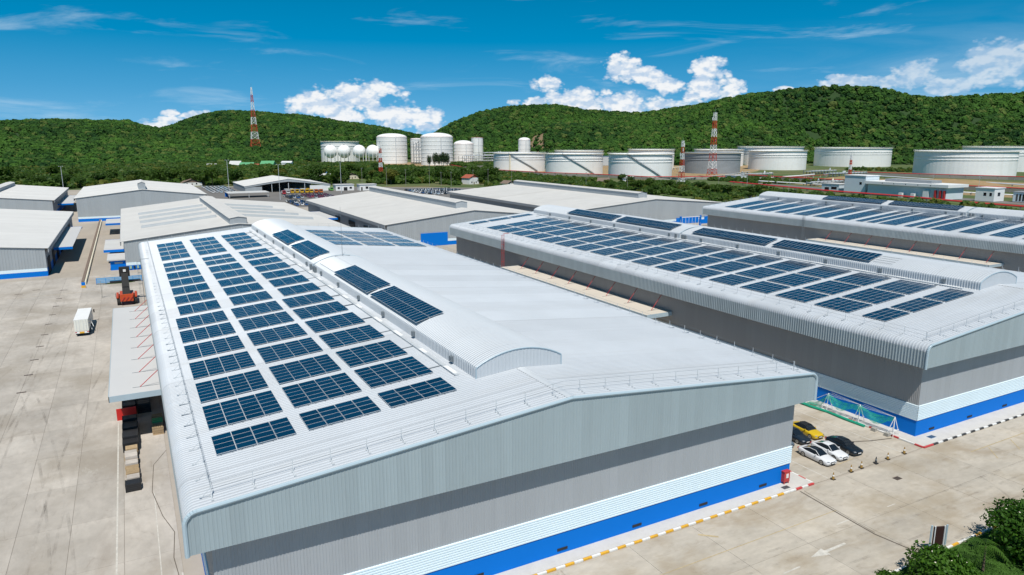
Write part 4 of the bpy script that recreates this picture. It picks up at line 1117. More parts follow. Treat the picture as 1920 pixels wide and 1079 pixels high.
bund('bund_wall', 'pale retaining wall before the low pipe racks', [(420, 930), (520, 1010), (640, 1100), (720, 1180)], 4.0)
small_building('low white pump house between the pipelines', 560, 545, 576, 560, 4.2, M_WHITE, M_OLDROOFX, (('x', 548, 550, 1, 2.6), ('x', 554, 556, .1, 2.6)), name='pump_house')
small_building('low brown-roofed shelter near the tall mast', 604, 560, 620, 574, 3.4, M_TCREAM, M_BROWN, (('x', 563, 566, 1, 2.4),), name='shelter')
small_building('flat grey substation beyond the pale stair tower', 566, 395, 586, 420, 4.6, M_PALEB, M_OLDWALLS, (('x', 400, 403, .1, 3), ('x', 410, 413, 1.4, 3)), name='substation')
small_building('pale blue roof platform on the slope above the front tanks', 700, 985, 726, 1000, 15, M_GALV, M_BLUER, (), name='platform_shed')
sheet('service_road', [(500, 240), (520, 240), (545, 500), (610, 620), (596, 628), (528, 508)], -0.28, M_ASPH)
sheet('bare_earth', [(560, 250), (598, 250), (590, 400), (560, 480), (545, 420)], -0.27, M_DIRT)
sheet('bare_earth', [(630, 260), (780, 300), (770, 430), (690, 520), (620, 470)], -0.27, M_DIRT)
sheet('bare_earth', [(428, 860), (560, 560), (640, 620), (760, 700), (1000, 900), (700, 1000), (480, 980)], -0.275, M_DIRT)
sheet('gravel_pad', [(400, 1120), (700, 1060), (800, 1200), (760, 1340), (420, 1340)], -0.27, M_DIRT)
def mound(label, cx, cy, rx, ry, h, seed):
    rr = random.Random(seed); mb = MB(); n = 28; rows = []
    for j in range(8):
        f = j / 7; row = []
        for k in range(n + 1):
            a = 2 * math.pi * (k % n) / n; q = 1 + .15 * math.sin(3 * a + seed) + .08 * math.sin(7 * a)
            row.append((cx + rx * (1 - f) * q * math.cos(a), cy + ry * (1 - f) * q * math.sin(a), -.3 + h * (math.sin(f * math.pi / 2) ** 1.3) + (.4 * math.sin(5 * a + j) if 0 < j < 7 else 0)))
        rows.append(row)
    mb.grid(rows); return tag(mb.build('earth_mound', M_DIRT, None), label, 'mound')
mound('tan earth mound left of the pale stair tower', 640, 470, 22, 34, 5.0, 2)
mound('long low tan earth bank under the largest white tank', 700, 400, 26, 60, 4.0, 3)

# ---------------------------------------------------------------- lattice masts
def mast(label, cx, cy, z0, h, wb, wt, nsec, first_red=True, antennas=0, taper=1.0, fat=.16):
    e = thing('lattice_mast', label, 'mast', (cx, cy, z0), 'red and white lattice masts')
    for i in range(nsec):
        f0, f1 = i / nsec, (i + 1) / nsec; mb = MB()
        wdt = lambda f: (wb + (wt - wb) * (f ** taper)) / 2
        sub = 2
        for q in range(sub):
            ga, gb = f0 + (f1 - f0) * q / sub, f0 + (f1 - f0) * (q + 1) / sub
            a, b = wdt(ga), wdt(gb); za, zb = z0 + h * ga, z0 + h * gb
            A = [(cx - a, cy - a, za), (cx + a, cy - a, za), (cx + a, cy + a, za), (cx - a, cy + a, za)]
            B = [(cx - b, cy - b, zb), (cx + b, cy - b, zb), (cx + b, cy + b, zb), (cx - b, cy + b, zb)]
            for k in range(4):
                k2 = (k + 1) % 4
                mb.tube(A[k], B[k], fat * 1.5, 4); mb.tube(A[k], B[k2], fat, 4); mb.tube(A[k2], B[k], fat, 4); mb.tube(B[k], B[k2], fat, 4)
        mb.build('mast_section', M_REDW if (i % 2 == 0) == first_red else M_WHITE, e)
    for k in range(antennas):
        z = z0 + h * (.55 + .42 * k / max(1, antennas)); a = k * 2.1; rr = wt * .8 + .8
        mb = MB(); mb.box(cx + rr * math.cos(a) - .25, cy + rr * math.sin(a) - .25, z, cx + rr * math.cos(a) + .25, cy + rr * math.sin(a) + .25, z + 3.0); mb.build('antenna', M_WHITE, e)
    mb = MB(); mb.tube((cx, cy, z0 + h), (cx, cy, z0 + h * 1.07), .12, 5); mb.build('tip', M_GALVD, e)
    return e
x, y = at(0.1535, 1500); mast('tall red and white lattice mast on the left hillside', x, y, 30, 112, 17.5, 1.8, 8, True, 2, 0.62, .24)
mast('tall red and white mast standing before the weathered grey tank', 586, 606, 0, 71, 9.0, 2.4, 8, True, 5, .55, .17)
mast('shorter red and white mast left of the tall one before the tanks', 457, 512, 0, 40, 5.2, 1.5, 7, False, 4, .6, .12)
mast('red and white checkered mast in front of the left tall gas tank', 227, 698, 0, 37, 3.6, 1.5, 8, True, 3, 1.0, .15)
mast('small red and white mast before the wide white tank at right', 595, 437, 0, 27, 2.6, 1.0, 6, True, 1, 1.0, .12)

# ================================================================ HILLS AND WOODS
RIDGE = [(-0.9, 0.021), (-0.5, 0.024), (-0.25, 0.020), (-0.119, 0.022), (-0.0939, 0.0235), (-0.068, 0.0245), (-0.0359, 0.0244), (0.0089, 0.0244), (0.0257, 0.0188), (0.0431, 0.0158), (0.0585, 0.0198), (0.0742, 0.0265), (0.0932, 0.0326), (0.1186, 0.0369), (0.1507, 0.0367), (0.2102, 0.0347), (0.2647, 0.0269), (0.3208, 0.0187), (0.3673, 0.0088), (0.3782, 0.0074), (0.3892, 0.0117), (0.415, 0.0261), (0.4518, 0.0397), (0.4958, 0.0483), (0.5542, 0.0496), (0.598, 0.0424), (0.67, 0.0377), (0.7397, 0.0468), (0.8065, 0.0594), (0.8706, 0.0666), (0.9136, 0.0693), (0.9616, 0.0639), (0.991, 0.0549), (1.0246, 0.0508), (1.0615, 0.0533), (1.1068, 0.0529), (1.3, 0.045), (1.7, 0.03)]
_ra = np.array([r[0] for r in RIDGE]); _re = np.array([r[1] for r in RIDGE])
def vnoise(x, y, s, seed):
    """cheap smooth value noise, numpy"""
    x = x / s; y = y / s
    xi, yi = np.floor(x).astype(int), np.floor(y).astype(int); fx, fy = x - xi, y - yi
    fx = fx * fx * (3 - 2 * fx); fy = fy * fy * (3 - 2 * fy)
    def h(a, b):
        v = np.sin(a * 127.1 + b * 311.7 + seed * 74.7) * 43758.5453
        return v - np.floor(v)
    return (h(xi, yi) * (1 - fx) + h(xi + 1, yi) * fx) * (1 - fy) + (h(xi, yi + 1) * (1 - fx) + h(xi + 1, yi + 1) * fx) * fy
def hill_z(x, y):
    """terrain height: a chain of hills whose crest stands about two kilometres out"""
    a = np.arctan2(x, y); d = np.hypot(x, y)
    dr = 1950 + 160 * np.sin(a * 5.0) + 90 * np.sin(a * 11.0 + 1)
    crest = 39 + np.interp(a, _ra, _re) * dr - 6.0
    toe = 1210 + 120 * np.sin(a * 3.3 + .5) + 120 * np.clip((a - .75) * 4, 0, 1) + 170 * np.clip((a - .78) * 9, 0, 1) - 130 * np.clip((.20 - a) * 4, 0, 1) + 300 * np.clip((a - .205) * 18, 0, 1) * np.clip((.56 - a) * 18, 0, 1)
    t = np.clip((d - toe) / (dr - toe), 0, 1)
    up = t * t * (3 - 2 * t) * .75 + t * .25
    back = np.clip((d - dr) / 900, 0, 1)
    g = (vnoise(x, y, 260, 1) - .5) * .55 + (vnoise(x, y, 120, 2) - .5) * .26
    z = crest * (up + g * 4 * t * (1 - t) * .55) * (1 - back * back * (3 - 2 * back))
    return np.where(d < toe, -1.0, z - 1.0 + np.clip(t * 20, 0, 1) * .9)
na, nd_ = 300, 62
A_ = np.linspace(-0.55, 1.55, na); Dd = np.concatenate([np.linspace(1000, 2150, 46), np.linspace(2200, 3300, nd_ - 46)])
AA, DD = np.meshgrid(A_, Dd); X = DD * np.sin(AA); Y = DD * np.cos(AA); Zh = hill_z(X, Y)
mb = MB(); mb.grid([[(float(X[i, j]), float(Y[i, j]), float(Zh[i, j])) for j in range(na)] for i in range(nd_)], flip=False)
hills = mb.build('hills', mat('hill_undergrowth', (0.020, 0.050, 0.010), 1.0, 0.0, 0.3, 0.01, (1, 1, 1), 0.2, 0.1), None, smooth=True)
hills['kind'] = 'structure'

def crown_arrays(seed, n, lobes, size, leaf, flat=.75, shell=.72):
    """leaf-sized quads over and through a cluster of lobes -> (verts, faces)"""
    r = np.random.RandomState(seed)
    L = []
    for k in range(lobes):
        a = r.uniform(0, 2 * math.pi); q = r.uniform(0, .62) * size; zz = r.uniform(-.30, .42) * size * flat
        L.append((q * math.cos(a), q * math.sin(a), zz, size * r.uniform(.34, .55)))
    L = np.array(L)
    idx = r.randint(0, lobes, n); dirs = r.normal(size=(n, 3)); dirs[:, 2] += .25
    dirs /= np.linalg.norm(dirs, axis=1)[:, None]
    lump = 1 + .26 * np.sin(dirs[:, 0] * 5.1 + seed) * np.sin(dirs[:, 1] * 4.3 + idx) + .16 * np.sin(dirs[:, 2] * 9 + dirs[:, 0] * 7 + idx * 2)
    rad = L[idx, 3] * lump * (shell + (1 - shell) * r.uniform(0, 1, n) + r.normal(0, .05, n))
    P = L[idx, :3] + dirs * rad[:, None] * np.array([1, 1, flat])
    up = dirs + r.normal(0, .55, (n, 3)); up /= np.linalg.norm(up, axis=1)[:, None]
    t = np.cross(up, r.normal(size=(n, 3))); t /= np.linalg.norm(t, axis=1)[:, None]
    b = np.cross(up, t); s = leaf * r.uniform(.6, 1.35, n)[:, None]
    V = np.concatenate([P - t * s * .5, P + b * s * .30, P + t * s * .5, P - b * s * .30], axis=1).reshape(-1, 3)
    return V, P
def raw_mesh(name, V, F, mats, mi=None, smooth=False):
    me = bpy.data.meshes.new(name); me.from_pydata(V.tolist() if hasattr(V, 'tolist') else V, [], F)
    for m in mats: me.materials.append(m)
    if mi is not None: me.polygons.foreach_set('material_index', mi)
    me.update(); return me
def quads(n): return np.arange(n * 4).reshape(-1, 4).tolist()
def crown_mesh(seed, n, lobes, size, leaf, m, flat=.75, z=0.0, shell=.72):
    V, _ = crown_arrays(seed, n, lobes, size, leaf, flat, shell); V = V + np.array([0, 0, z])
    return raw_mesh('crown', V, quads(n), [m])
def trunk_mesh(h, r, seed, spread=1.2, limbs=4):
    rr = random.Random(seed); mb = MB(); mb.tube((0, 0, -.3), (0, 0, h * .6), r, 7, r2=r * .75)
    for k in range(limbs):
        a = 2 * math.pi * k / limbs + rr.uniform(-.4, .4)
        q = (spread * rr.uniform(.6, 1) * math.cos(a), spread * rr.uniform(.6, 1) * math.sin(a), h * rr.uniform(.95, 1.15))
        mb.tube((0, 0, h * .55), q, r * .6, 5, r2=r * .25)
    return mb.mesh('trunk', M_TRUNK)

# distant forest: one mass nobody could count, crowns instanced on points
def forest(name, P, S, m, kind='stuff', label=None, sub=2):
    me = bpy.data.meshes.new(name); me.from_pydata(P.tolist(), [], [])
    at_ = me.attributes.new('size', 'FLOAT', 'POINT'); at_.data.foreach_set('value', S.astype(np.float32))
    o = bpy.data.objects.new(name, me); COL.objects.link(o); o['kind'] = kind
    if label: tag(o, label, 'forest')
    ng = bpy.data.node_groups.new(name + '_nodes', 'GeometryNodeTree')
    ng.interface.new_socket('Geometry', in_out='INPUT', socket_type='NodeSocketGeometry')
    ng.interface.new_socket('Geometry', in_out='OUTPUT', socket_type='NodeSocketGeometry')
    N, Lk = ng.nodes, ng.links
    gi, go = N.new('NodeGroupInput'), N.new('NodeGroupOutput')
    join = N.new('GeometryNodeJoinGeometry')
    for v in range(4):
        ico = N.new('GeometryNodeMeshIcoSphere'); ico.inputs['Subdivisions'].default_value = sub + 1; ico.inputs['Radius'].default_value = .5
        sp = N.new('GeometryNodeSetPosition'); nz = N.new('ShaderNodeTexNoise'); nz.noise_dimensions = '4D'
        nz.inputs['W'].default_value = v * 3.7; nz.inputs['Scale'].default_value = 4.2; nz.inputs['Detail'].default_value = 2.5
        pos = N.new('GeometryNodeInputPosition'); Lk.new(pos.outputs[0], nz.inputs['Vector'])
        sub_ = N.new('ShaderNodeVectorMath'); sub_.operation = 'SUBTRACT'; Lk.new(nz.outputs['Color'], sub_.inputs[0]); sub_.inputs[1].default_value = (.5, .5, .5)
        sc = N.new('ShaderNodeVectorMath'); sc.operation = 'SCALE'; Lk.new(sub_.outputs[0], sc.inputs[0]); sc.inputs['Scale'].default_value = .95
        Lk.new(ico.outputs[0], sp.inputs['Geometry']); Lk.new(sc.outputs[0], sp.inputs['Offset'])
        tr = N.new('GeometryNodeTransform'); tr.inputs['Scale'].default_value = (1, 1, .78 + .12 * (v % 2)); tr.inputs['Translation'].default_value = (0, 0, .30)
        Lk.new(sp.outputs[0], tr.inputs[0])
        smn = N.new('GeometryNodeSetMaterial'); smn.inputs['Material'].default_value = m; Lk.new(tr.outputs[0], smn.inputs[0])
        shs = N.new('GeometryNodeSetShadeSmooth'); shs.inputs['Shade Smooth'].default_value = False; Lk.new(smn.outputs[0], shs.inputs[0])
        g2i = N.new('GeometryNodeGeometryToInstance'); Lk.new(shs.outputs[0], g2i.inputs[0]); Lk.new(g2i.outputs[0], join.inputs[0])
    iop = N.new('GeometryNodeInstanceOnPoints'); iop.inputs['Pick Instance'].default_value = True
    Lk.new(gi.outputs[0], iop.inputs['Points']); Lk.new(join.outputs[0], iop.inputs['Instance'])
    na_ = N.new('GeometryNodeInputNamedAttribute'); na_.data_type = 'FLOAT'; na_.inputs[0].default_value = 'size'
    Lk.new(na_.outputs[0], iop.inputs['Scale'])
    rv = N.new('FunctionNodeRandomValue'); rv.data_type = 'FLOAT_VECTOR'; rv.inputs[0].default_value = (0, 0, 0); rv.inputs[1].default_value = (.3, .3, 6.28)
    Lk.new(rv.outputs[0], iop.inputs['Rotation'])
    Lk.new(iop.outputs[0], go.inputs[0])
    md = o.modifiers.new('crowns', 'NODES'); md.node_group = ng
    return o
rs = np.random.RandomState(5)
n = 78000
a = rs.uniform(-.20, 1.20, n); d = np.sqrt(rs.uniform(1080 ** 2, 2180 ** 2, n))
px, py = d * np.sin(a), d * np.cos(a); pz = hill_z(px, py)
keep = (pz > .5)
bare = np.hypot((a - .515) * 1700, (d - 1600) * .45) < 34 + 26 * vnoise(px, py, 30, 9)          # the earth scar on the slope
thin = (vnoise(px, py, 60, 4) + .25 * vnoise(px, py, 25, 3)) > .17
keep &= (~bare | (rs.uniform(0, 1, n) < .22)) & thin
plant = (a > .34) & (a < .53) & (d < 1500)
keep &= ~plant
for (lb, tx, ty, tr_, th, tm, st_) in K:              # cleared ground round every tank
    td = math.hypot(tx, ty); ux, uy = tx / td, ty / td
    al = (px - tx) * ux + (py - ty) * uy; ac = np.abs(-(px - tx) * uy + (py - ty) * ux)
    keep &= ~((ac < tr_ + 6) & (al > -tr_ - 60) & (al < tr_ + 10))
px, py, pz, d = px[keep], py[keep], pz[keep], d[keep]
S = 3.6 + 10.0 * rs.uniform(0, 1, len(px)) ** 2.8 + 2.4 * vnoise(px, py, 80, 6)
forest('hill_forest', np.stack([px, py, pz], 1), S, M_HILLF, label='dense green forest covering the hills along the horizon')
scar = MB(); rows = []
for i in range(14):
    row = []
    for j in range(18):
        aa = .488 + .054 * j / 17; dd = 1500 + 200 * i / 13; x, y = dd * math.sin(aa), dd * math.cos(aa)
        row.append((x, y, float(hill_z(np.array([x]), np.array([y]))[0]) + 1.2))
    rows.append(row)
scar.grid(rows); tag(scar.build('hillside_scar', mat('red_earth', (0.24, 0.165, 0.09), 1.0, 0.0, 0.2, 0.03, (1, 1, 1), 0.1, 0.2), None), kind='structure')

# flat woodland between the yard and the hills
n = 15000
a = rs.uniform(-.24, .42, n); d = np.sqrt(rs.uniform(850 ** 2, 1260 ** 2, n)); x2, y2 = d * np.sin(a), d * np.cos(a)
k2 = ~((a > .315) & (d > 1080)) & ((a < .36) | (d < 1000)) & ~((a > .30) & (d < 900) & (a > .35))
clear = (np.abs(a - .165) < .055) & (np.abs(d - 1130) < 40)
k2 &= ~clear & (vnoise(x2, y2, 50, 8) > .10)
xs, ys = [x2[k2]], [y2[k2]]
a = rs.uniform(-.22, .47, 5200); d = 715 - np.clip((a - .2) * 260, 0, 90) + rs.uniform(0, 1, 5200) * 170; x3, y3 = d * np.sin(a), d * np.cos(a)
k3 = ~((x3 > 60) & (x3 < 262) & (y3 < 645)) & (vnoise(x3, y3, 40, 12) > .22)
for (hx, hy) in ((186, 748), (200, 792), (214, 765), (52, 715), (288, 616), (304, 570)): k3 &= np.hypot(x3 - hx, y3 - hy + 12) > 17
xs.append(x3[k3]); ys.append(y3[k3])
n = 5200                                              # hedges and scrub round the tank farm
for (x0, x1, y0, y1, q) in ((360, 460, 370, 540, 900), (300, 424, 575, 900, 1500), (480, 640, 900, 1120, 1200), (1190, 1700, 300, 1000, 1800), (272, 380, 420, 560, 600), (530, 600, 470, 560, 160), (290, 452, 150, 372, 700), (905, 985, 560, 690, 130)):
    xs.append(rs.uniform(x0, x1, q)); ys.append(rs.uniform(y0, y1, q))
xs, ys = np.concatenate(xs), np.concatenate(ys)
free = np.ones(len(xs), bool)
for (lb, tx, ty, tr_, th, tm, st_) in K: free &= np.hypot(xs - tx, ys - ty) > tr_ + 9
free &= ~((xs > 425) & (ys < 860) & (ys > 560) & (xs < 640))
free &= ~((xs > 455) & (xs < 520) & (ys < 520)); free &= ~((xs > 740) & (ys > 300) & (ys < 720) & (xs < 900))
xs, ys = xs[free], ys[free]
S = np.where(ys > 840, 6.0, np.where(xs > 265, 2.6, 4.2)) + np.where(xs > 265, 3.6, 6.0) * rs.uniform(0, 1, len(xs)) ** 1.8
forest('woodland', np.stack([xs, ys, np.full(len(xs), -.3)], 1), S, M_LEAF, label='low woodland and scrub between the yard, tanks and hills')

# trees of the near belt, each one a thing
CROWNS = [crown_mesh(20 + i, 1500, 9 + i, (4.6, 5.4, 4.0, 5.0, 6.2)[i], (.95, 1.05, .9, .95, 1.1)[i], M_LEAF, (.72, .85, .95, .65, .8)[i], (5.4, 6.4, 5.0, 5.2, 7.4)[i]) for i in range(5)]
TRUNKS = [trunk_mesh((4.8, 5.6, 4.5, 4.6, 6.4)[i], .28, i) for i in range(5)]
def tree(x, y, s, k, label='rounded green tree in the belt behind the yard', group='trees of the belt behind the yard', z=-.3):
    e = bpy.data.objects.new('tree', None); COL.objects.link(e); e.location = (x, y, z)
    e.scale = (s * rnd.uniform(.9, 1.15), s * rnd.uniform(.9, 1.15), s); e.rotation_euler = (0, 0, rnd.uniform(0, 6.28)); e.empty_display_size = .5
    tag(e, label, 'tree', group)
    link_mesh('crown', CROWNS[k], e); link_mesh('trunk', TRUNKS[k], e)
    return e
pts = []
def belt(n, a0, a1, dn, spread, mind, lab=None, grp=None, s=(.75, 1.35), avoid=()):
    c = 0; g = 0
    while c < n and g < n * 30:
        g += 1
        aa = rnd.uniform(a0, a1); dd = dn(aa) + rnd.random() ** 1.4 * spread; x, y = dd * math.sin(aa), dd * math.cos(aa)
        if any((x - p) ** 2 + (y - q) ** 2 < mind * mind for p, q in pts): continue
        if any(x0 < x < x1 and y0 < y < y1 for x0, y0, x1, y1 in avoid): continue
        pts.append((x, y)); c += 1
        k = rnd.randrange(5); sz = rnd.uniform(*s)
        kind = ('low domed', 'tall rounded', 'compact', 'flat spreading', 'big broad')[k]
        zone = next(t_ for lim, t_ in ((-.06, 'behind the left-edge warehouses'), (.03, 'behind the wide gabled warehouse'), (.10, 'behind the far left car lot'), (.16, 'left behind the vehicle shed'),
                                       (.24, 'right behind the vehicle shed'), (.31, 'behind the checkered mast'), (.39, 'below the tall gas tanks'), (.60, 'round the red-roofed house'), (.72, 'below the front-row tanks'), (9, 'below the grey tank')) if aa < lim)
        tree(x, y, sz, k, f'{kind} {"large" if sz > sum(s) / 2 else "small"} tree {zone}', *((grp,) if grp else ()))
belt(110, -.20, .20, lambda q: 702 + 120 * max(0, -q * 3), 170, 7.5, s=(.8, 1.5), avoid=((-160, 0, 62, 692),))
belt(95, .20, .47, lambda q: 690 - (q - .2) * 150, 190, 7.5, s=(.7, 1.4), avoid=((60, 0, 262, 640), (176, 735, 196, 760), (276, 600, 300, 632), (292, 548, 318, 575)))
belt(45, .60, .84, lambda q: 560 - (q - .6) * 170, 120, 7.0, 'bushy tree in the scrub before the tank farm', 'trees before the tank farm', (.45, 1.0), ((460, 0, 900, 520),))
# tall casuarinas before the right tall tank
M_CAS = leaf_mat('casuarina_foliage', (0.02, 0.05, 0.016), (0.05, 0.09, 0.03))
cas = crown_mesh(77, 2200, 9, 5.0, .8, M_CAS, 2.0, 9.0)
for i, (x, y, s) in enumerate(((452, 1105, 1.5), (459, 1103, 1.35), (466, 1100, 1.55), (472, 1098, 1.45), (444, 1108, 1.2))):
    e = thing('casuarina_tree', f'tall feathery dark tree before the tall gas tanks, {ORD[i]} of the clump', 'tree', (x, y, -.3), 'feathery trees before the gas tanks'); e.scale = (s, s, s)
    link_mesh('crown', cas, e, rz=i); link_mesh('trunk', TRUNKS[4], e)

# houses among the trees
def house(label, cx, cy, w, l, h, rh, wallm, roofm, rz=0.3):
    e = thing('house', label, 'house', (0, 0, 0)); 
    mb = MB(); mb.box(-w / 2, -l / 2, 0, w / 2, l / 2, h); mb.build('wall', wallm, e)
    mb = MB(); o = .7
    for sx in (-1, 1):
        mb.poly([(sx * (w / 2 + o), -l / 2 - o, h - .3), (sx * (w / 2 + o), l / 2 + o, h - .3), (0, l / 2 + o, h + rh), (0, -l / 2 - o, h + rh)])
    for sy in (-1, 1): mb.poly([(-w / 2, sy * l / 2, h), (w / 2, sy * l / 2, h), (0, sy * l / 2, h + rh - .25)])
    mb.build('roof', roofm, e)
    for x in (-w * .25, w * .22):
        mb = MB(); mb.box(x - .6, -l / 2 - .05, 1.2, x + .6, -l / 2 + .02, 2.6); mb.build('window', M_GLASS, e)
    mb = MB(); mb.box(-.5, -l / 2 - .06, 0, .5, -l / 2 + .02, 2.2); mb.build('door', M_TRUNK, e)
    e.location = (cx, cy, -.3); e.rotation_euler = (0, 0, rz); return e
house('white house with a red tiled roof among the trees left of the tanks', 288, 616, 12, 11, 6.2, 2.8, M_WHITE, M_TILE)
house('brown-roofed cottage right of the red-roofed house', 304, 570, 10, 9, 2.8, 2.4, M_WHITE, M_BROWN)
house('grey-roofed long house before the middle white tank', 392, 545, 18, 10, 3.2, 3.4, M_TCREAM, M_BROWN, .9)
house('white-walled shed below the nearest front-row tank', 409, 530, 16, 9, 7.0, 1.0, M_WHITE, M_WHITE, .8)
house('pale-roofed house among trees right of the vehicle shed', 186, 748, 22, 12, 4.0, 3.0, M_WHITE, M_OLDROOFX, .5)
house('blue-roofed house behind the pale-roofed one', 200, 792, 18, 12, 4.4, 2.6, M_WHITE, M_BLUER, .4)
house('brown-roofed house half hidden in the trees near the site office', 214, 765, 16, 10, 3.8, 2.6, M_TCREAM, M_BROWN, .2)
house('rust-roofed house in the trees behind the wide gabled warehouse', 52, 715, 17, 11, 3.0, 3.2, M_WHITE, M_BROWN, .1)
x, y = at(.142, 1120); house('long green-roofed hall far off in the woods', x, y, 46, 18, 5, 5, M_WHITE, M_GREENR, 1.3)
x, y = at(.168, 1135); house('second green-roofed hall right of the longer one', x, y, 30, 18, 6, 5.5, M_WHITE, M_GREENR, 1.2)
x, y = at(.192, 1150); house('white apartment block in the woods right of the green halls', x, y, 44, 14, 9, 1.6, M_WHITE, M_WHITE, 1.3)
x, y = at(.100, 1120); house('pale hall roof far left in the woods', x, y, 24, 14, 6, 2.6, M_WHITE, M_OLDROOF, 1.4)
x, y = at(.151, 1095); house('orange-roofed house below the green halls', x, y, 18, 12, 5.5, 3.0, M_TCREAM, M_TILE, 1.2)
x, y = at(.128, 1128); house('teal gabled chapel roof beside the green halls', x, y, 9, 16, 6, 6, M_GREENR, M_OLDROOF, 1.0)

# lamp posts and poles
def pole(label, x, y, h, arm=True, r=.14, group='poles behind the yard'):
    e = thing('lamp_post' if arm else 'utility_pole', label, 'lamp post' if arm else 'pole', (x, y, 0), group)
    mb = MB(); mb.tube((x, y, -.2), (x, y, h), r, 6, r2=r * .6); mb.build('pole', M_GALV if arm else M_BUND, e)
    mb = MB()
    if arm: mb.tube((x - 1.1, y, h), (x + 1.1, y, h), .08, 4)
    else: mb.box(x - 1.0, y - .08, h - .9, x + 1.0, y + .08, h - .7)
    mb.build('cross_arm', M_GALVD, e)
    if arm:
        for sx in (-1, 1):
            mb = MB(); mb.box(x + sx * 1.1 - .35, y - .25, h - .12, x + sx * 1.1 + .35, y + .25, h + .1); mb.build('lamp_head', M_GALV, e)
for i, (x, y, h) in enumerate(((-40, 600, 22), (66, 560, 26), (92, 505, 24), (146, 548, 24))): pole(f'tall floodlight post behind the warehouses, {ORD[i]} from the left', x, y, h, True, .2)
for i, (x, y, h) in enumerate(((190, 640, 16), (206, 618, 17), (222, 612, 15), (240, 600, 19), (248, 592, 13), (256, 588, 13), (272, 576, 15), (282, 566, 16), (296, 548, 15))): pole(f'slim concrete pole along the tree line, {ORD[i]} from the vehicle lot', x, y, h, False)
for i, (x, y, h) in enumerate(((345, 505, 14), (362, 470, 13), (388, 440, 14), (404, 410, 12), (438, 372, 12))): pole(f'slim pole in the scrub before the tanks, {ORD[i]} from left', x, y, h, False)
for i, (x, y, h) in enumerate(((498, 470, 11), (520, 405, 12), (532, 372, 12), (548, 330, 14), (556, 300, 14), (566, 262, 13))): pole(f'white lamp post along the tank farm road, {ORD[i]} from left', x, y, h, True, .12)
x, y = at(.590, 1780); pole('thin mast on the hillside above the storage tanks', x, y, 88, False, .5)

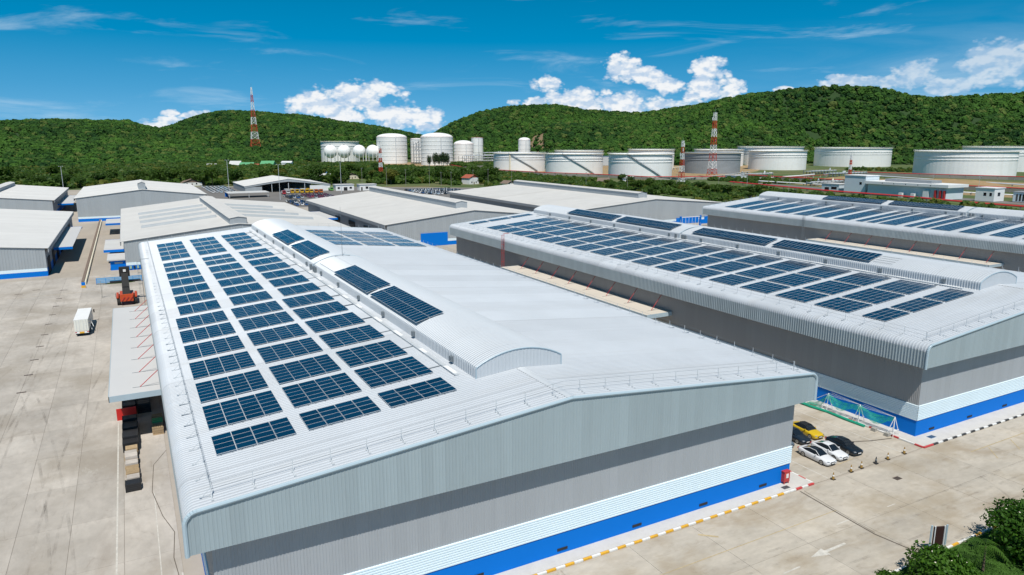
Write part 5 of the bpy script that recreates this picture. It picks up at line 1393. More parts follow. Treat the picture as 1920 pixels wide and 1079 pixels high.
# ================================================================ VEHICLES
def loft(mb, secs, m=0):
    mb.grid(secs, m); mb.poly(secs[0], m); mb.poly(secs[-1][::-1], m)
def car(label, x, y, rz, paint, roof=None, kind='coupe', group='cars parked in the lane between the warehouses'):
    e = thing('car', label, 'car', (0, 0, 0), group)
    st = [(-2.36, .30, .56, .62), (-2.30, .24, .66, .78), (-2.12, .20, .735, .87), (-1.75, .18, .79, .915), (-1.2, .18, .865, .93), (-.8, .18, .92, .93), (0, .18, .95, .925), (.9, .18, .97, .93),
          (1.5, .19, .985, .93), (1.95, .22, .975, .90), (2.22, .30, .95, .83), (2.33, .36, .86, .74), (2.36, .40, .62, .70)]
    secs = []
    for (yy, zb, zt, w) in st:
        half = [(0, zt + .015), (w * .45, zt + .010), (w * .78, zt - .015), (w * .93, zt - .075), (w * .985, zt - .16), (w, (zt + zb) * .52), (w * .985, zb + .12), (w * .93, zb), (0, zb)]
        secs.append([(a, yy, z) for a, z in half] + [(-a, yy, z) for a, z in half[-2:0:-1]])
        secs[-1].append(secs[-1][0])
    mb = MB(); loft(mb, secs); body = mb.build('body', paint, e, smooth=True)
    # greenhouse
    yf, yb = -.98, (1.95 if kind == 'coupe' else 1.8)
    tf, tb, zt, wr, wb_ = -.22, (.78 if kind == 'coupe' else .9), 1.36, .56, .80
    F0 = [(-wb_ * .9, yf, .90), (wb_ * .9, yf, .90)]; B0 = [(-wb_ * .84, yb, .955), (wb_ * .84, yb, .955)]
    S0 = [(-wb_, -.55, .93), (-wb_, 1.2, .965)]
    T = [(-wr, tf, zt), (wr, tf, zt), (wr, tb, zt - .01), (-wr, tb, zt - .01)]
    mb = MB(); mb.poly([F0[0], F0[1], T[1], T[0]]); mb.build('windscreen', M_GLASS, e)
    mb = MB(); mb.poly([B0[1], B0[0], T[3], T[2]]); mb.build('rear_window', M_GLASS if roof is not M_BLACK else M_RUB, e)
    for sx in (-1, 1):
        mb = MB(); P = [(sx * wb_ * .9, yf, .90), (sx * wb_, -.4, .935), (sx * wb_, 1.1, .965), (sx * wb_ * .84, yb, .955), (sx * wr, tb, zt - .01), (sx * wr, tf, zt)]
        mb.poly(P if sx > 0 else P[::-1]); mb.build('side_window', M_GLASS, e)
        mb = MB(); mb.tube((sx * wb_ * .9, yf, .90), (sx * wr, tf, zt), .035, 5); mb.tube((sx * wr, tb, zt), (sx * wb_ * .84, yb, .955), .06, 5)
        mb.tube((sx * wr, tf, zt), (sx * wr, tb, zt), .04, 5); mb.build('pillar', paint if kind != 'cabriolet' else M_BLACK, e)
        mb = MB(); mb.box(sx * .95 - .09, -.62, .92, sx * .95 + .09, -.50, 1.04); mb.build('mirror', paint, e)
        mb = MB(); mb.poly([(sx * .50, -2.365, .60), (sx * .76, -2.31, .60), (sx * .82, -2.15, .70), (sx * .52, -2.27, .69)][::sx]); mb.build('headlight', M_SILV, e)
        mb = MB(); mb.box(sx * .62 - .2, 2.30, .72, sx * .62 + .2, 2.375, .86); mb.build('tail_light', M_RED, e)
    mb = MB(); rows = []
    for i in range(5):
        yy = tf + (tb - tf) * i / 4; hh = .045 * math.sin(math.pi * (i + .6) / 5.2)
        rows.append([(-wr, yy, zt), (-wr * .5, yy, zt + .03 + hh), (0, yy, zt + .04 + hh), (wr * .5, yy, zt + .03 + hh), (wr, yy, zt)])
    mb.grid(rows, flip=True); mb.build('roof_panel', roof or paint, e, smooth=True)
    mb = MB(); mb.box(-.36, -2.40, .34, .36, -2.33, .60); mb.build('grille', M_BLACK, e)
    mb = MB(); mb.box(-.26, -2.42, .40, .26, -2.40, .51); mb.build('number_plate', M_WHITE, e)
    for sx in (-1, 1):
        for yy in (-1.42, 1.34):
            mb = MB(); P = [(sx * .70, 0), (sx * .94, 0)]
            def disc(r0, xa, xb, m_, nm, par):
                q = MB(); n = 20; vs = []
                for xx in (xa, xb):
                    for k in range(n): t_ = 2 * math.pi * k / n; vs.append((xx, yy + r0 * math.cos(t_), .335 + r0 * math.sin(t_)))
                q.add(vs, [(k, (k + 1) % n, n + (k + 1) % n, n + k) for k in range(n)] + [tuple(range(n)), tuple(range(2 * n - 1, n - 1, -1))]); return q.build(nm, m_, par)
            w_ = disc(.335, sx * .72, sx * .942, M_RUB, 'wheel', e)
            disc(.235, sx * .93, sx * .955, M_SILV, 'rim', w_)
            disc(.06, sx * .95, sx * .962, M_BLACK, 'hub', w_)
    e.location = (x, y, ZS + .01); e.rotation_euler = (0, 0, rz); return e
P_WHITE = carpaint('white_car_paint', (0.72, 0.73, 0.75)); P_NAVY = carpaint('black_blue_car_paint', (0.008, 0.014, 0.022))
P_YEL = carpaint('yellow_car_paint', (0.62, 0.42, 0.015)); P_DARK = carpaint('dark_navy_car_paint', (0.012, 0.020, 0.032)); P_GREYB = carpaint('grey_blue_car_paint', (0.10, 0.14, 0.18))
car('white coupe with dark glass roof, nearest the fire cabinet', 72.8, 54.3, R(-2), P_WHITE, M_GLASS)
car('white hatchback coupe with white roof between two parked cars', 75.4, 54.5, R(-3), P_WHITE)
car('black coupe parked rightmost in the front row', 78.3, 54.6, R(-4), P_NAVY)
car('yellow cabriolet with black soft top in the second row', 78.2, 60.3, R(-4), P_YEL, M_BLACK, 'cabriolet')
car('dark navy coupe beside the yellow cabriolet, partly behind the wall', 75.3, 60.0, R(-2), P_DARK)
car('grey-blue car mostly hidden behind the warehouse corner', 72.3, 60.2, R(-2), P_GREYB)

# box truck on the left yard
def box_truck(label, x, y, rz):
    e = thing('box_truck', label, 'truck', (0, 0, 0))
    M_BOX = mat('cream_truck_box', (0.72, 0.72, 0.66), 0.55, 0.0, 0.06, 0.6)
    mb = MB(); mb.box(-1.25, 0, 1.05, 1.25, 11.2, 3.42); box = mb.build('cargo_box', M_BOX, e)
    mb = MB(); mb.box(-1.28, -.03, 3.42, 1.28, 11.23, 3.50); mb.build('box_roof', M_WHITE, box)
    for sx in (-1, 1):
        mb = MB(); mb.box(sx * .62 - .57, -.06, 1.15, sx * .62 + .57, -.003, 3.32); d = mb.build('rear_door', M_BOX, box)
        for q in (-.25, .25):
            mb = MB(); mb.tube((sx * .62 + q, -.09, 1.15), (sx * .62 + q, -.09, 3.32), .03, 5); mb.build('lock_bar', M_GALV, d)
        mb = MB(); mb.box(sx * 1.05 - .14, -.16, .80, sx * 1.05 + .14, -.05, .98); mb.build('tail_light', M_RED, e)
        for yy in (1.7, 3.0, 9.0):
            q = MB(); n = 16; vs = []
            for xx in (sx * .75, sx * 1.22):
                for k in range(n): t_ = 2 * math.pi * k / n; vs.append((xx, yy + .5 * math.cos(t_), .5 + .5 * math.sin(t_)))
            q.add(vs, [(k, (k + 1) % n, n + (k + 1) % n, n + k) for k in range(n)] + [tuple(range(n)), tuple(range(2 * n - 1, n - 1, -1))]); q.build('wheel', M_RUB, e)
        mb = MB(); mb.box(sx * 1.5 - .12, 13.0, 2.0, sx * 1.5 + .12, 13.2, 2.7); mb.build('mirror', M_BLACK, e)
    mb = MB(); mb.box(-1.0, .1, .75, 1.0, 12.2, 1.04); mb.build('chassis', M_BLACK, e)
    mb = MB(); mb.box(-1.2, -.12, .62, 1.2, .02, 1.02); mb.build('bumper', M_WHITE, e)
    mb = MB(); mb.box(-.42, -.17, .64, .42, -.123, .98); mb.build('number_plate', M_YEL, e)
    mb = MB(); mb.poly([(0, 0, 0)] * 3) if False else None
    mb = MB()
    prof = [(11.5, .6), (13.4, .6), (13.5, 1.5), (13.15, 2.75), (11.5, 2.85)]
    mb.add([(-1.2, a, b) for a, b in prof] + [(1.2, a, b) for a, b in prof], [(0, 1, 2, 3, 4), (9, 8, 7, 6, 5)] + [(i, i + 5, (i + 1) % 5 + 5, (i + 1) % 5) for i in range(5)]); c = mb.build('cab', M_WHITE, e)
    mb = MB(); mb.poly([(-1.05, 13.53, 1.6), (1.05, 13.53, 1.6), (1.0, 13.22, 2.6), (-1.0, 13.22, 2.6)]); mb.build('windscreen', M_GLASS, c)
    for sx in (-1, 1):
        mb = MB(); mb.poly([(sx * 1.21, 12.0, 1.6), (sx * 1.21, 13.3, 1.6), (sx * 1.21, 13.0, 2.55), (sx * 1.21, 12.0, 2.55)]); mb.build('side_window', M_GLASS, c)
    mb = MB(); mb.tube((1.33, 2.2, 2.3), (1.75, .9, 1.0), .06, 5); mb.tube((1.33, 4.2, 2.6), (1.9, 3.2, 1.1), .06, 5); mb.build('prop_rod', M_GALV, e)
    e.location = (x, y, ZS + .01); e.rotation_euler = (0, 0, rz); return e
box_truck('cream box truck standing alone on the left concrete yard, rear towards us', -10.9, 164.6, R(-1.5))

# reach stacker behind the left canopy
t = thing('reach_stacker', 'orange container reach stacker with raised black boom behind the left canopy', 'reach stacker', (-2.6, 192.2, 0))
def bx(x0, y0, z0, x1, y1, z1): 
    m_ = MB(); m_.box(x0, y0, z0, x1, y1, z1); return m_
body = bx(-4.1, 192.6, 1.0, -1.1, 199.5, 2.3).build('chassis', M_ORANGE, t)
bx(-4.0, 191.6, 1.1, -1.2, 192.6, 2.7).build('counterweight', M_ORANGE, t)
for xx in (-3.7, -2.85, -2.0):
    m_ = MB(); m_.tube((xx, 191.5, 1.3), (xx + .7, 191.5, 2.2), .09, 5); m_.build('grille_bar', M_RED, body)
for sx in (-1, 1):
    for yy in (193.2, 198.2):
        q = MB(); n = 18; vs = []
        for xx in (-2.6 + sx * 1.35, -2.6 + sx * 2.15):
            for k in range(n): t_ = 2 * math.pi * k / n; vs.append((xx, yy + .9 * math.cos(t_), .9 + .9 * math.sin(t_)))
        q.add(vs, [(k, (k + 1) % n, n + (k + 1) % n, n + k) for k in range(n)] + [tuple(range(n)), tuple(range(2 * n - 1, n - 1, -1))]); q.build('wheel', M_RUB, t)
    bx(-2.6 + sx * 2.0 - .25, 192.4, 1.85, -2.6 + sx * 2.0 + .25, 199, 2.1).build('mudguard', M_ORANGE, t)
    m_ = MB(); m_.tube((-2.6 + sx * 2.3, 192.6, 2.2), (-2.6 + sx * 2.3, 192.6, 3.1), .06, 4); m_.build('mirror_arm', M_BLACK, t)
cab = bx(-3.3, 194.2, 2.3, -1.9, 196.2, 4.3).build('cab', M_BLACK, t)
bx(-3.15, 194.13, 2.9, -2.05, 194.19, 4.15).build('cab_window', M_GLASS, cab)
m_ = MB()
P0 = [(-3.45, 192.9, 2.5), (-1.75, 192.9, 2.5), (-1.75, 194.1, 2.3), (-3.45, 194.1, 2.3)]
P1 = [(-3.35, 197.0, 7.2), (-1.85, 197.0, 7.2), (-1.85, 198.2, 6.2), (-3.35, 198.2, 6.2)]
m_.add(P0 + P1, [(0, 1, 5, 4), (1, 2, 6, 5), (2, 3, 7, 6), (3, 0, 4, 7), (4, 5, 6, 7)]); m_.build('boom', M_RUB, t)
m_ = MB(); m_.tube((-3.2, 195.5, 2.3), (-2.8, 197.2, 5.8), .16, 6); m_.tube((-2.0, 195.5, 2.3), (-2.4, 197.2, 5.8), .16, 6); m_.build('lift_cylinder', M_GALVD, t)
bx(-3.75, 197.1, 6.3, -1.45, 199.2, 8.5).build('boom_head', M_RUB, t)
bx(-2.85, 197.0, 7.5, -2.25, 197.09, 8.1).build('lamp', M_WHITE, t)
bx(-6.0, 198.6, 4.6, .8, 199.8, 5.0).build('spreader', M_BLACK, t)

# tiny cars in the far lots
def lot_car_mesh(paint):
    mb = MB(); pr = [(-2.2, .55), (-1.2, .85), (-.5, 1.4), (.9, 1.4), (1.7, .95), (2.2, .85), (2.2, .3), (-2.2, .3)]
    mb.add([(-.88, a, b) for a, b in pr] + [(.88, a, b) for a, b in pr], [(7, 6, 5, 4, 3, 2, 1, 0), (8, 9, 10, 11, 12, 13, 14, 15)] + [(i, (i + 1) % 8, (i + 1) % 8 + 8, i + 8) for i in range(8)], 0)
    for i in (1, 3):
        a, b = pr[i], pr[i + 1]; mb.poly([(-.7, a[0], a[1] + .03), (.7, a[0], a[1] + .03), (.7, b[0], b[1] + .03), (-.7, b[0], b[1] + .03)], 1)
    for sx in (-1, 1):
        mb.poly([(sx * .895, -1.0, .92), (sx * .895, 1.5, .95), (sx * .895, .85, 1.34), (sx * .895, -.45, 1.34)], 1)
        for yy in (-1.35, 1.35): mb.box(sx * .80 - .1, yy - .33, 0, sx * .80 + .1, yy + .33, .62, 2)
    return mb.mesh('car', [paint, M_GLASS, M_RUB])
LC = {k: lot_car_mesh(carpaint('lot_' + k, c)) for k, c in dict(white=(.66, .67, .68), silver=(.42, .45, .48), blue=(.03, .09, .26), red=(.30, .03, .05), purple=(.22, .06, .12), dark=(.02, .025, .03), pale=(.45, .58, .68)).items()}
def lot(where, x0, y0, nx, ny, sx, sy, cols, rz=0.0, skip=.08):
    for i in range(nx):
        for j in range(ny):
            if rnd.random() < skip: continue
            c = rnd.choice(cols)
            o = link_mesh('car', LC[c], None, (x0 + i * sx + rnd.uniform(-.2, .2), y0 + j * sy + rnd.uniform(-.3, .3), .02), rz + rnd.uniform(-.04, .04))
            tag(o, f'tiny {c} car parked in rows {where}', 'car', f'cars in the lot {where}')
lot('behind the wide gabled warehouse', 58.5, 598, 6, 11, 3.2, 7.6, ['white', 'pale', 'silver', 'white', 'pale'])
lot('left of the pale middle warehouse', 92.5, 452, 4, 6, 2.7, 6.4, ['blue', 'blue', 'white', 'dark'])
lot('before the colourful trucks', 114, 506, 7, 6, 2.7, 6.4, ['purple', 'red', 'purple', 'silver', 'dark'])
lot('in a strip before the lean-to', 100, 512, 4, 4, 2.7, 6.2, ['blue', 'dark', 'silver'])
lot('right of the middle ridge monitor', 200, 500, 13, 8, 3.1, 7.2, ['white', 'silver', 'blue', 'pale', 'dark', 'white'])
lot('between the two left warehouses', -32.0, 566, 5, 6, 3.0, 7.0, ['white', 'silver', 'pale'])
def lorry(label, x, y, cabm, bedm, rz=0.0):
    e = thing('lorry', label, 'truck', (0, 0, 0), 'lorries before the vehicle shed')
    mb = MB(); mb.box(-1.2, -3.6, .6, 1.2, -1.8, 3.0); c = mb.build('cab', cabm, e)
    mb = MB(); mb.box(-1.05, -3.66, 1.7, 1.05, -3.6, 2.6); mb.build('windscreen', M_GLASS, c)
    mb = MB(); mb.box(-1.25, -1.7, 1.0, 1.25, 3.8, 1.25); b = mb.build('bed', bedm, e)
    for sx in (-1, 1):
        mb = MB(); mb.box(sx * 1.22 - .04, -1.7, 1.25, sx * 1.22 + .04, 3.8, 2.1); mb.build('side_board', bedm, b)
        for yy in (-2.7, 1.6, 2.7):
            mb = MB(); mb.tube((sx * .8, yy, .5), (sx * 1.15, yy, .5), .5, 10); mb.build('wheel', M_RUB, e)
    mb = MB(); mb.box(-1.0, -1.5, 1.25, 1.0, 3.6, 2.7); mb.build('load', M_OLDROOF, b)
    e.location = (x, y, .02); e.rotation_euler = (0, 0, rz)
PC = {n: mat('lorry_' + n, c, .45) for n, c in dict(yellow=(.70, .42, .02), orange=(.62, .16, .03), red=(.45, .04, .05), white=(.72, .72, .70), green=(.12, .40, .06), blue=(.05, .16, .36)).items()}
for i, (x, y, a, b) in enumerate(((104, 556, 'red', 'white'), (108, 562, 'white', 'white'), (112, 566, 'yellow', 'red'), (115.5, 566, 'yellow', 'white'), (119, 565, 'yellow', 'white'), (122.5, 564, 'yellow', 'blue'), (126, 563, 'yellow', 'yellow'), (129.5, 562, 'orange', 'white'), (133, 561, 'orange', 'orange'),
                                  (110, 576, 'white', 'blue'), (114, 577, 'white', 'yellow'), (118, 577, 'blue', 'white'), (122, 576, 'white', 'orange'), (126, 575, 'yellow', 'white'), (146, 580, 'green', 'green'))):
    lorry(f'{a}-cabbed lorry with {b} bed before the vehicle shed, {ORD[i]} of the fleet' if i < 14 else 'bright green lorry beside the white site office', x, y, PC[a], PC[b], rnd.uniform(-.06, .06))

# ================================================================ NEAR SMALL THINGS
def cone(label, x, y, m):
    e = thing('traffic_cone', label, 'traffic cone', (x, y, 0), 'cones along the lane entrance')
    mb = MB(); mb.box(x - .24, y - .24, ZS, x + .24, y + .24, ZS + .06); mb.build('foot', M_BLACK, e)
    mb = MB(); mb.lathe([(.17, ZS + .06), (.045, ZS + .86), (.03, ZS + .88)], 12, x, y); b = mb.build('body', m, e)
    mb = MB(); mb.lathe([(.118, ZS + .42), (.088, ZS + .60)], 12, x, y, cap=False); mb.build('sleeve', M_KWHT if m is not M_KBLK else M_GALVD, b)
M_CONE = mat('faded_ochre_plastic', (0.32, 0.19, 0.045), 0.7, 0.0, 0.15, 3.0)
for i, (x, y) in enumerate(((69.9, 49.7), (73.5, 50.0), (75.5, 50.05), (78.2, 50.0), (80.6, 50.05), (84.0, 50.1))):
    cone('black traffic cone in the row across the lane' if i == 3 else f'faded ochre traffic cone, {ORD[i]} from the left across the lane', x, y, M_KBLK if i == 3 else M_CONE)
# fire cabinet
t = thing('fire_cabinet', 'red fire hose cabinet on the blue wall corner of the foreground warehouse', 'fire cabinet', (63.9, 51.6, .2))
bx(63.45, 51.3, .45, 64.35, 51.75, 1.70).build('box', M_RED, t); bx(63.4, 51.27, 1.70, 64.4, 51.78, 1.77).build('lid', M_RED, t)
bx(63.72, 51.25, .95, 64.08, 51.298, 1.45).build('glass_pane', M_KWHT, t); bx(63.5, 51.32, .2, 63.6, 51.42, .45).build('leg', M_RED, t); bx(64.2, 51.32, .2, 64.3, 51.42, .45).build('leg', M_RED, t)
def grate(label, x0, y0, x1, y1, z, m=None, name='drain_grate'):
    t = thing(name, label, 'drain', (x0, y0, z)); bx(x0, y0, z - .03, x1, y1, z + .006).build('frame', m or M_GALVD, t)
    nb = 6
    for i in range(nb):
        f = (i + .2) / nb; g_ = (i + .75) / nb
        bx(x0 + (x1 - x0) * f, y0 + .05, z + .006, x0 + (x1 - x0) * g_, y1 - .05, z + .016).build('bar', M_BLACK, t)
grate('grey grate in the pavement beside the fire cabinet', 62.6, 50.45, 63.6, 51.05, ZS + .17)
grate('blue-grey cover in the pavement before the second solar warehouse', 91.2, 51.0, 92.4, 51.7, ZS + .17, M_BLUER)
grate('rusty drain grate in the road before the lane', 76.3, 45.9, 77.3, 46.6, ZS + .004, M_BROWN)
for i in range(9):
    y = 130.3 + i * 9.75
    grate(f'dark drain slot in the left yard row, {ORD[i]} from the nearest', -18.5, y, -17.2, y + .55, ZS + .006, M_BROWN)
for i, (x, y) in enumerate(((-27.5, 219.2), (-24, 223.6), (-17.6, 220))): grate(f'dark drain slot across the lane end, {ORD[i]} from left', x - .9, y, x + .9, y + .5, ZS + .006, M_BROWN)
# signboard seen from behind
t = thing('signboard', 'brown-backed signboard on two white posts at the lawn edge', 'sign', (65.2, 34.7, 0))
for (x, y) in ((65.0, 34.9), (65.9, 34.5)):
    m_ = MB(); m_.box(x - .05, y - .05, 0, x + .05, y + .05, 2.95); m_.build('post', M_WHITE, t)
m_ = MB(); A, B = Vector((64.95, 34.98)), Vector((65.95, 34.56)); nn = Vector((.03, .07))
P = [A - nn, B - nn, B + nn, A + nn]
m_.add([(p.x, p.y, .95) for p in P] + [(p.x, p.y, 2.85) for p in P], [(0, 1, 5, 4), (1, 2, 6, 5), (2, 3, 7, 6), (3, 0, 4, 7), (4, 5, 6, 7), (3, 2, 1, 0)]); m_.build('board', mat('dark_brown_board', (0.035, 0.012, 0.010), 0.6), t)
for (A, B) in (((64.62, 35.12), (64.84, 35.03)), ((66.06, 34.52), (66.28, 34.42))):
    m_ = MB(); m_.box(min(A[0], B[0]), min(A[1], B[1]), .9, max(A[0], B[0]), max(A[1], B[1]), 3.0); m_.build('side_panel', M_TRIM, t)

# green net on white trestles by the second warehouse
t = thing('net_cover', 'green sagging net hung on white pole trestles beside the blue wall', 'net', (88.4, 61, 0))
M_NET = mat('green_net', (0.010, 0.30, 0.19), 0.7, 0.0, 0.12, 1.5)
_g = NG(M_NET.node_tree); _t = _g.node('ShaderNodeBsdfTransparent'); _m = _g.node('ShaderNodeMixShader')   # open weave: holes between the strands
_p = _g.node('ShaderNodeNewGeometry').outputs['Position']
_g.l.new(_g.ss(_g.noise(_p, 1.4, 5.0, 0.7), 0.34, 0.62, 0.72, 0.28), _m.inputs[0])
_g.l.new(_g.n['Principled BSDF'].outputs[0], _m.inputs[1]); _g.l.new(_t.outputs[0], _m.inputs[2]); _g.l.new(_m.outputs[0], _g.n['Material Output'].inputs['Surface'])
M_NETR = mat('rolled_green_net', (0.010, 0.30, 0.19), 0.7, 0.0, 0.12, 1.5)
for y in (54.4, 59.6, 64.8):
    m_ = MB()
    for (dx_, dy_) in ((-.8, -.5), (.6, -.5), (-.8, .5), (.6, .5)): m_.tube((88.2 + dx_, y + dy_, ZS), (88.2, y, 2.65), .045, 5)
    m_.tube((87.5, y - .4, .9), (88.7, y - .4, .9), .035, 5); m_.tube((87.5, y + .4, .9), (88.7, y + .4, .9), .035, 5); m_.build('trestle', M_WHITE, t)
for (ya, yb) in ((54.4, 59.6), (59.6, 64.8), (64.8, 68.0)):
    m_ = MB(); rows = []
    for i in range(9):
        f = i / 8; y = ya + (yb - ya) * f; sag = 1.25 * math.sin(math.pi * f); zt = 2.6 - (0 if yb < 68 else 2.2 * f)
        rows.append([(88.3 - .75 * j / 6, y, max(.25, zt - sag * (.42 + .05 * j) - (1.1 if yb >= 68 else .62 + .25 * math.sin(9 * f + ya)) * j / 6 + .07 * math.sin(6 * f + j))) for j in range(7)])
    m_.grid(rows); m_.build('net', M_NET, t)
    for q in (-.6, .1, .7):
        m_ = MB(); m_.tube((88.2, ya, 2.62), (88.2 + q, yb, 2.6 - (2.2 if yb >= 68 else 0)), .018, 4); m_.build('guy_rope', M_WHITE, t)
m_ = MB(); m_.path([(87.2, 58.0, .2), (87.1, 61, .24), (87.3, 64, .2), (86.9, 66.5, .25), (86.8, 68.6, .3)], .22, 8); m_.build('net_roll', M_NETR, t)
for y in (54.3, 56.2):
    bx(86.9, y, ZS, 87.4, y + .6, .5).build('ballast_block', M_BUND, t)

# pallets, crates and a red bay panel on the left yard
def pallet_stack(label, x, y, w, l, n, top=None, hh=.145, cargo=None):
    e = thing('pallet_stack', label, 'pallets', (x, y, 0), 'goods stacked along the left yard'); z = ZS
    for i in range(n):
        jx, jy = rnd.uniform(-.06, .06), rnd.uniform(-.06, .06)
        m_ = MB()
        for q in range(5): m_.box(x - w / 2 + jx + q * w / 5, y - l / 2 + jy, z + .10, x - w / 2 + jx + (q + .8) * w / 5, y + l / 2 + jy, z + .125)
        for q in range(3): m_.box(x - w / 2 + jx, y - l / 2 + jy + q * (l - .1) / 2, z, x + w / 2 + jx, y - l / 2 + jy + .1 + q * (l - .1) / 2, z + .10)
        m_.build('pallet', M_WOOD, e); z += hh
    if cargo:
        for (h, m2) in cargo:
            bx(x - w / 2 + .03, y - l / 2 + .03, z, x + w / 2 - .03, y + l / 2 - .03, z + h).build('carton', m2, e); z += h
    return e
def black_crate(label, x, y, w, l, h):
    e = thing('crate', label, 'crate', (x, y, 0), 'black crates along the left yard')
    bx(x - w / 2, y - l / 2, ZS, x + w / 2, y + l / 2, ZS + h).build('body', M_BLACK, e)
    for sx in (-1, 1): bx(x + sx * w / 2 - .04, y - l / 2 - .02, ZS, x + sx * w / 2 + .04, y + l / 2 + .02, ZS + h + .04).build('rim', M_RUB, e)
    for q in range(4): bx(x - w / 2 + .1, y - l / 2 - .03, ZS + .1 + q * h / 4.5, x + w / 2 - .1, y - l / 2 - .003, ZS + .16 + q * h / 4.5).build('slat', M_RUB, e)
black_crate('black crate nearest us at the end of the goods row', -2.65, 86.2, 1.5, 1.3, .95)
for i in range(7):
    y = 87.8 + i * 1.45
    pallet_stack(f'stack of pale cartons on pallets in the left yard row, {ORD[i]} from the nearest', -2.7 + rnd.uniform(-.12, .12), y, 1.4, 1.25, rnd.choice((4, 5, 6, 3)), cargo=[(rnd.uniform(.25, .5), rnd.choice((M_CARTON, M_WOOD, M_CARTON, M_WOOD)))])
for i in range(6): black_crate(f'black crate in the row behind the pallets, {ORD[i]} from the pallets', -2.75, 98.4 + i * 1.7, 1.75, 1.55, 1.2 + .25 * (i % 2))
for i in range(4): pallet_stack(f'tall wood pallet stack by the canopy end, {ORD[i]} of the group', .55 + (i % 2) * .05, 102.6 + i * 1.5, 1.35, 1.25, 7 + (i == 1), cargo=[(.3, M_PGREEN)] if i == 1 else None)
t = thing('bay_panel', 'upright red bay panel under the front end of the left canopy', 'panel', (-3.2, 110.2, 0))
bx(-4.4, 110.1, ZS, -1.9, 110.25, 1.75).build('board', mat('bright_red_panel', (0.55, 0.02, 0.015), 0.5, 0.0, .05), t)
for x in (-4.3, -2.0): bx(x - .05, 110.25, ZS, x + .05, 110.9, .9).build('brace', M_BLACK, t)
for i in range(6):
    for j in range(2): black_crate(f'black crate in the shade under the left canopy, {ORD[i]} along, {"outer" if j == 0 else "inner"} row', -2.8 + j * 1.9, 112.5 + i * 1.8, 1.7, 1.6, 1.5)
# blue barrier at the lane end
t = thing('barrier', 'long blue slatted steel barrier across the lane end behind the reach stacker', 'barrier', (-10, 225, 0))
for i in range(6):
    x = -10 + i * 2.25
    bx(x - .08, 225.0, 0, x + .08, 225.2, 1.75).build('post', M_BLUE, t)
M_LBLUE = mat('light_blue_paint', (0.10, 0.34, 0.62), .5)
for i in range(4): bx(-10, 224.9, .35 + i * .38, 1.3, 225.0, .62 + i * .38).build('slat', M_LBLUE, t)
t = thing('planting_strip', 'narrow strip of weeds along the foot of the blue barrier', 'plants', (-10, 224.3, 0))
V, _ = crown_arrays(61, 900, 14, 1.0, .25, .35); V[:, 0] = V[:, 0] * 5 - 4.5; V[:, 1] = V[:, 1] * .6 + 224.2; V[:, 2] = np.abs(V[:, 2]) + .05
o = bpy.data.objects.new('weeds', raw_mesh('weeds', V - np.array([-10, 224.3, 0]), quads(900), [M_LEAFF])); COL.objects.link(o); o.parent = t
t = thing('gate_post', 'blue and yellow striped gate post at the head of the lane', 'post', (-13, 221.4, 0))
bx(-13.5, 221.2, 0, -12.5, 221.9, .7).build('plinth', M_YEL, t); bx(-13.45, 221.3, .7, -12.55, 221.8, 1.5).build('box', M_BLUE, t)
t = thing('lane_wall', 'long low dark wall dividing the lane between the left warehouses', 'wall', (-13.2, 222, 0))
bx(-13.65, 226, 0, -12.95, 407, 1.1).build('wall_panel', M_BROWN, t); bx(-12.9, 226, 0, -12.55, 407, .9).build('pipe_rail', M_TCREAM, t)
pole('leaning thin pole standing on the left yard', -8.2, 204, 4.5, False, .08, 'yard poles')

# ================================================================ GARDEN AT LOWER RIGHT
pts_l = [(52, 34.6), (66.3, 34.6), (73, 34.5), (110, 34.4), (110, 6), (52, 6)]
sheet('lawn', pts_l, ZS + .06, M_LAWN)
KL = thing('kerb', None, None, (52, 34.7, 0), kind='structure')
kerb_run(KL, (54, 34.75), (68, 34.75), [M_KWHT, M_KWHT, M_KWHT], h=.14); kerb_run(KL, (68, 34.75), (70, 34.75), [M_YEL, M_KWHT], h=.14); kerb_run(KL, (70, 34.75), (100, 34.75), [M_KWHT, M_KWHT, M_YEL], h=.14)
gr = np.random.RandomState(3); ng_ = 26000
gx, gy = gr.uniform(56, 76, ng_), gr.uniform(27, 34.4, ng_); ga = gr.uniform(0, 6.28, ng_); gh = gr.uniform(.06, .16, ng_)
w_ = .018
V = np.stack([np.stack([gx - w_ * np.cos(ga), gy - w_ * np.sin(ga), np.full(ng_, .1)], 1), np.stack([gx + w_ * np.cos(ga), gy + w_ * np.sin(ga), np.full(ng_, .1)], 1),
              np.stack([gx + gr.normal(0, .04, ng_), gy + gr.normal(0, .04, ng_), .1 + gh], 1)], 1).reshape(-1, 3)
o = bpy.data.objects.new('grass', raw_mesh('grass', V, np.arange(ng_ * 3).reshape(-1, 3).tolist(), [M_LEAFF])); COL.objects.link(o)
tag(o, 'short mown grass around the garden trees', 'grass', kind='stuff')
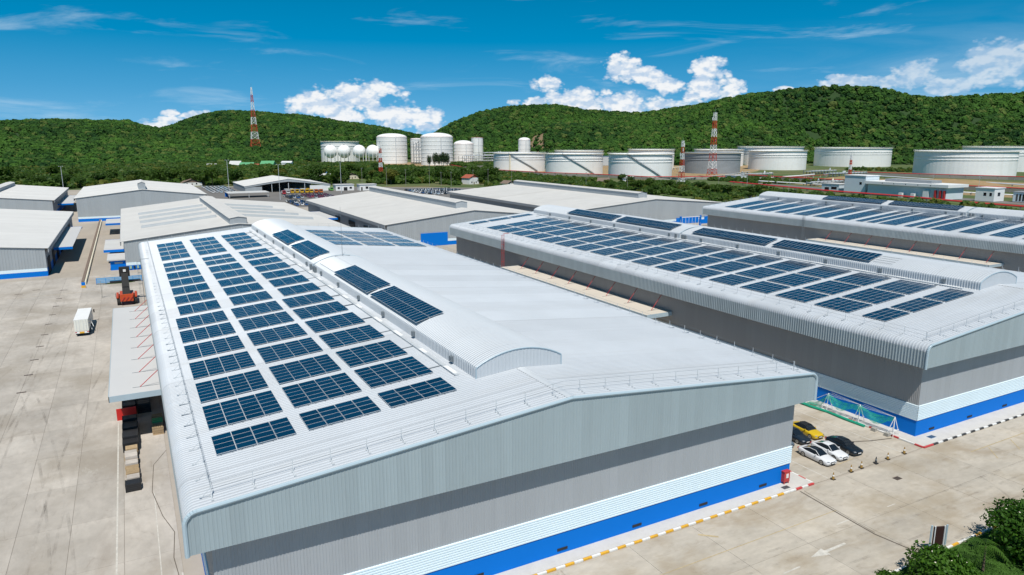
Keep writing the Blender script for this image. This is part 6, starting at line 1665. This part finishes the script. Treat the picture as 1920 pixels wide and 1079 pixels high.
def garden_tree(label, x, y, r, h, seed, n=9000, lobes=16, leaf=.30, flat=.85, flowers=40):
    e = thing('garden_tree', label, 'tree', (x, y, 0), 'flowering garden trees')
    V, P = crown_arrays(seed, n, lobes, r, leaf, flat, .80); V = V + np.array([0, 0, h])
    o = bpy.data.objects.new('crown', raw_mesh('crown', V, quads(n), [M_LEAFF])); COL.objects.link(o); o.parent = e
    mb = MB(); mb.tube((0, 0, 0), (.1, 0, h * .45), .22, 8, r2=.17)
    rr = random.Random(seed)
    for k in range(7):
        a = k * .9; mb.tube((.1, 0, h * .42), (r * .55 * math.cos(a), r * .55 * math.sin(a), h * rr.uniform(.8, 1.1)), .11, 6, r2=.04)
    mb2 = MB(); mb2.v, mb2.f, mb2.mi = mb.v, mb.f, mb.mi
    o = bpy.data.objects.new('trunk', mb2.mesh('trunk', M_TRUNK)); COL.objects.link(o); o.parent = e
    r_ = np.random.RandomState(seed + 1); top = P[P[:, 2] > np.percentile(P[:, 2], 55)]; pick = top[r_.randint(0, len(top), flowers)] * 1.03 + np.array([0, 0, h + .1])
    fv = []
    for p in pick:
        a = r_.uniform(0, 6.28); q = .10
        fv += [p + np.array([q * math.cos(a), q * math.sin(a), 0]), p + np.array([-q * math.sin(a), q * math.cos(a), .04]), p + np.array([-q * math.cos(a), -q * math.sin(a), 0]), p + np.array([q * math.sin(a), -q * math.cos(a), .04])]
    o = bpy.data.objects.new('blossom', raw_mesh('blossom', np.array(fv), quads(flowers), [M_PETAL])); COL.objects.link(o); o.parent = e; o['kind'] = 'stuff'
    return e
garden_tree('large round flowering tree at the lower right corner', 71.9, 30.3, 4.0, 2.3, 101, 16000, 24, leaf=.34)
garden_tree('dark round tree beyond the large one at the right edge', 79.5, 31.0, 3.8, 2.4, 106, 9000, 18)
garden_tree('broad low flowering tree left of the palm by the lawn', 60.9, 31.3, 3.5, 1.4, 102, 14000, 22, leaf=.32, flat=.7)
garden_tree('small flowering tree at the bottom edge left of the broad one', 56.2, 33.3, 1.5, .9, 103, 4500, 12, leaf=.24, flowers=16)
garden_tree('low bush hiding the foot of the signboard posts', 63.4, 33.0, 1.5, .95, 104, 4000, 10, leaf=.24, flowers=14)
t = thing('palm_tree', 'small feather palm on the lawn between the flowering trees', 'palm', (66.2, 30.9, 0))
mb = MB(); mb.tube((66.2, 30.9, 0), (66.3, 31.0, 2.6), .13, 8, r2=.09); mb.build('trunk', M_TRUNK, t)
for k in range(15):
    a = 2 * math.pi * k / 15 + rnd.uniform(-.15, .15); L = rnd.uniform(1.7, 2.3); mb = MB(); prev = None
    lift = rnd.uniform(.25, 1.0)
    for i in range(13):
        f = i / 12; rr_ = L * f; z = 2.6 + lift * math.sin(f * 2.0) - 1.5 * f * f
        c = Vector((66.3 + rr_ * math.cos(a), 31.0 + rr_ * math.sin(a), z)); side = Vector((-math.sin(a), math.cos(a), 0)); out = Vector((math.cos(a), math.sin(a), 0))
        if prev is not None: mb.tube(prev, c, .016, 4)
        if i > 1:
            ln = .55 * math.sin(math.pi * (f * .85 + .12)) + .08
            for s_ in (-1, 1):
                tip = c + side * s_ * ln + out * ln * .55 - Vector((0, 0, ln * .45))
                mb.poly([tuple(c - out * .04), tuple(c + out * .04), tuple(tip)])
        prev = c
    mb.build('frond', M_PALM, t)

for o in bpy.data.objects:
    if '_base' in o: del o['_base']
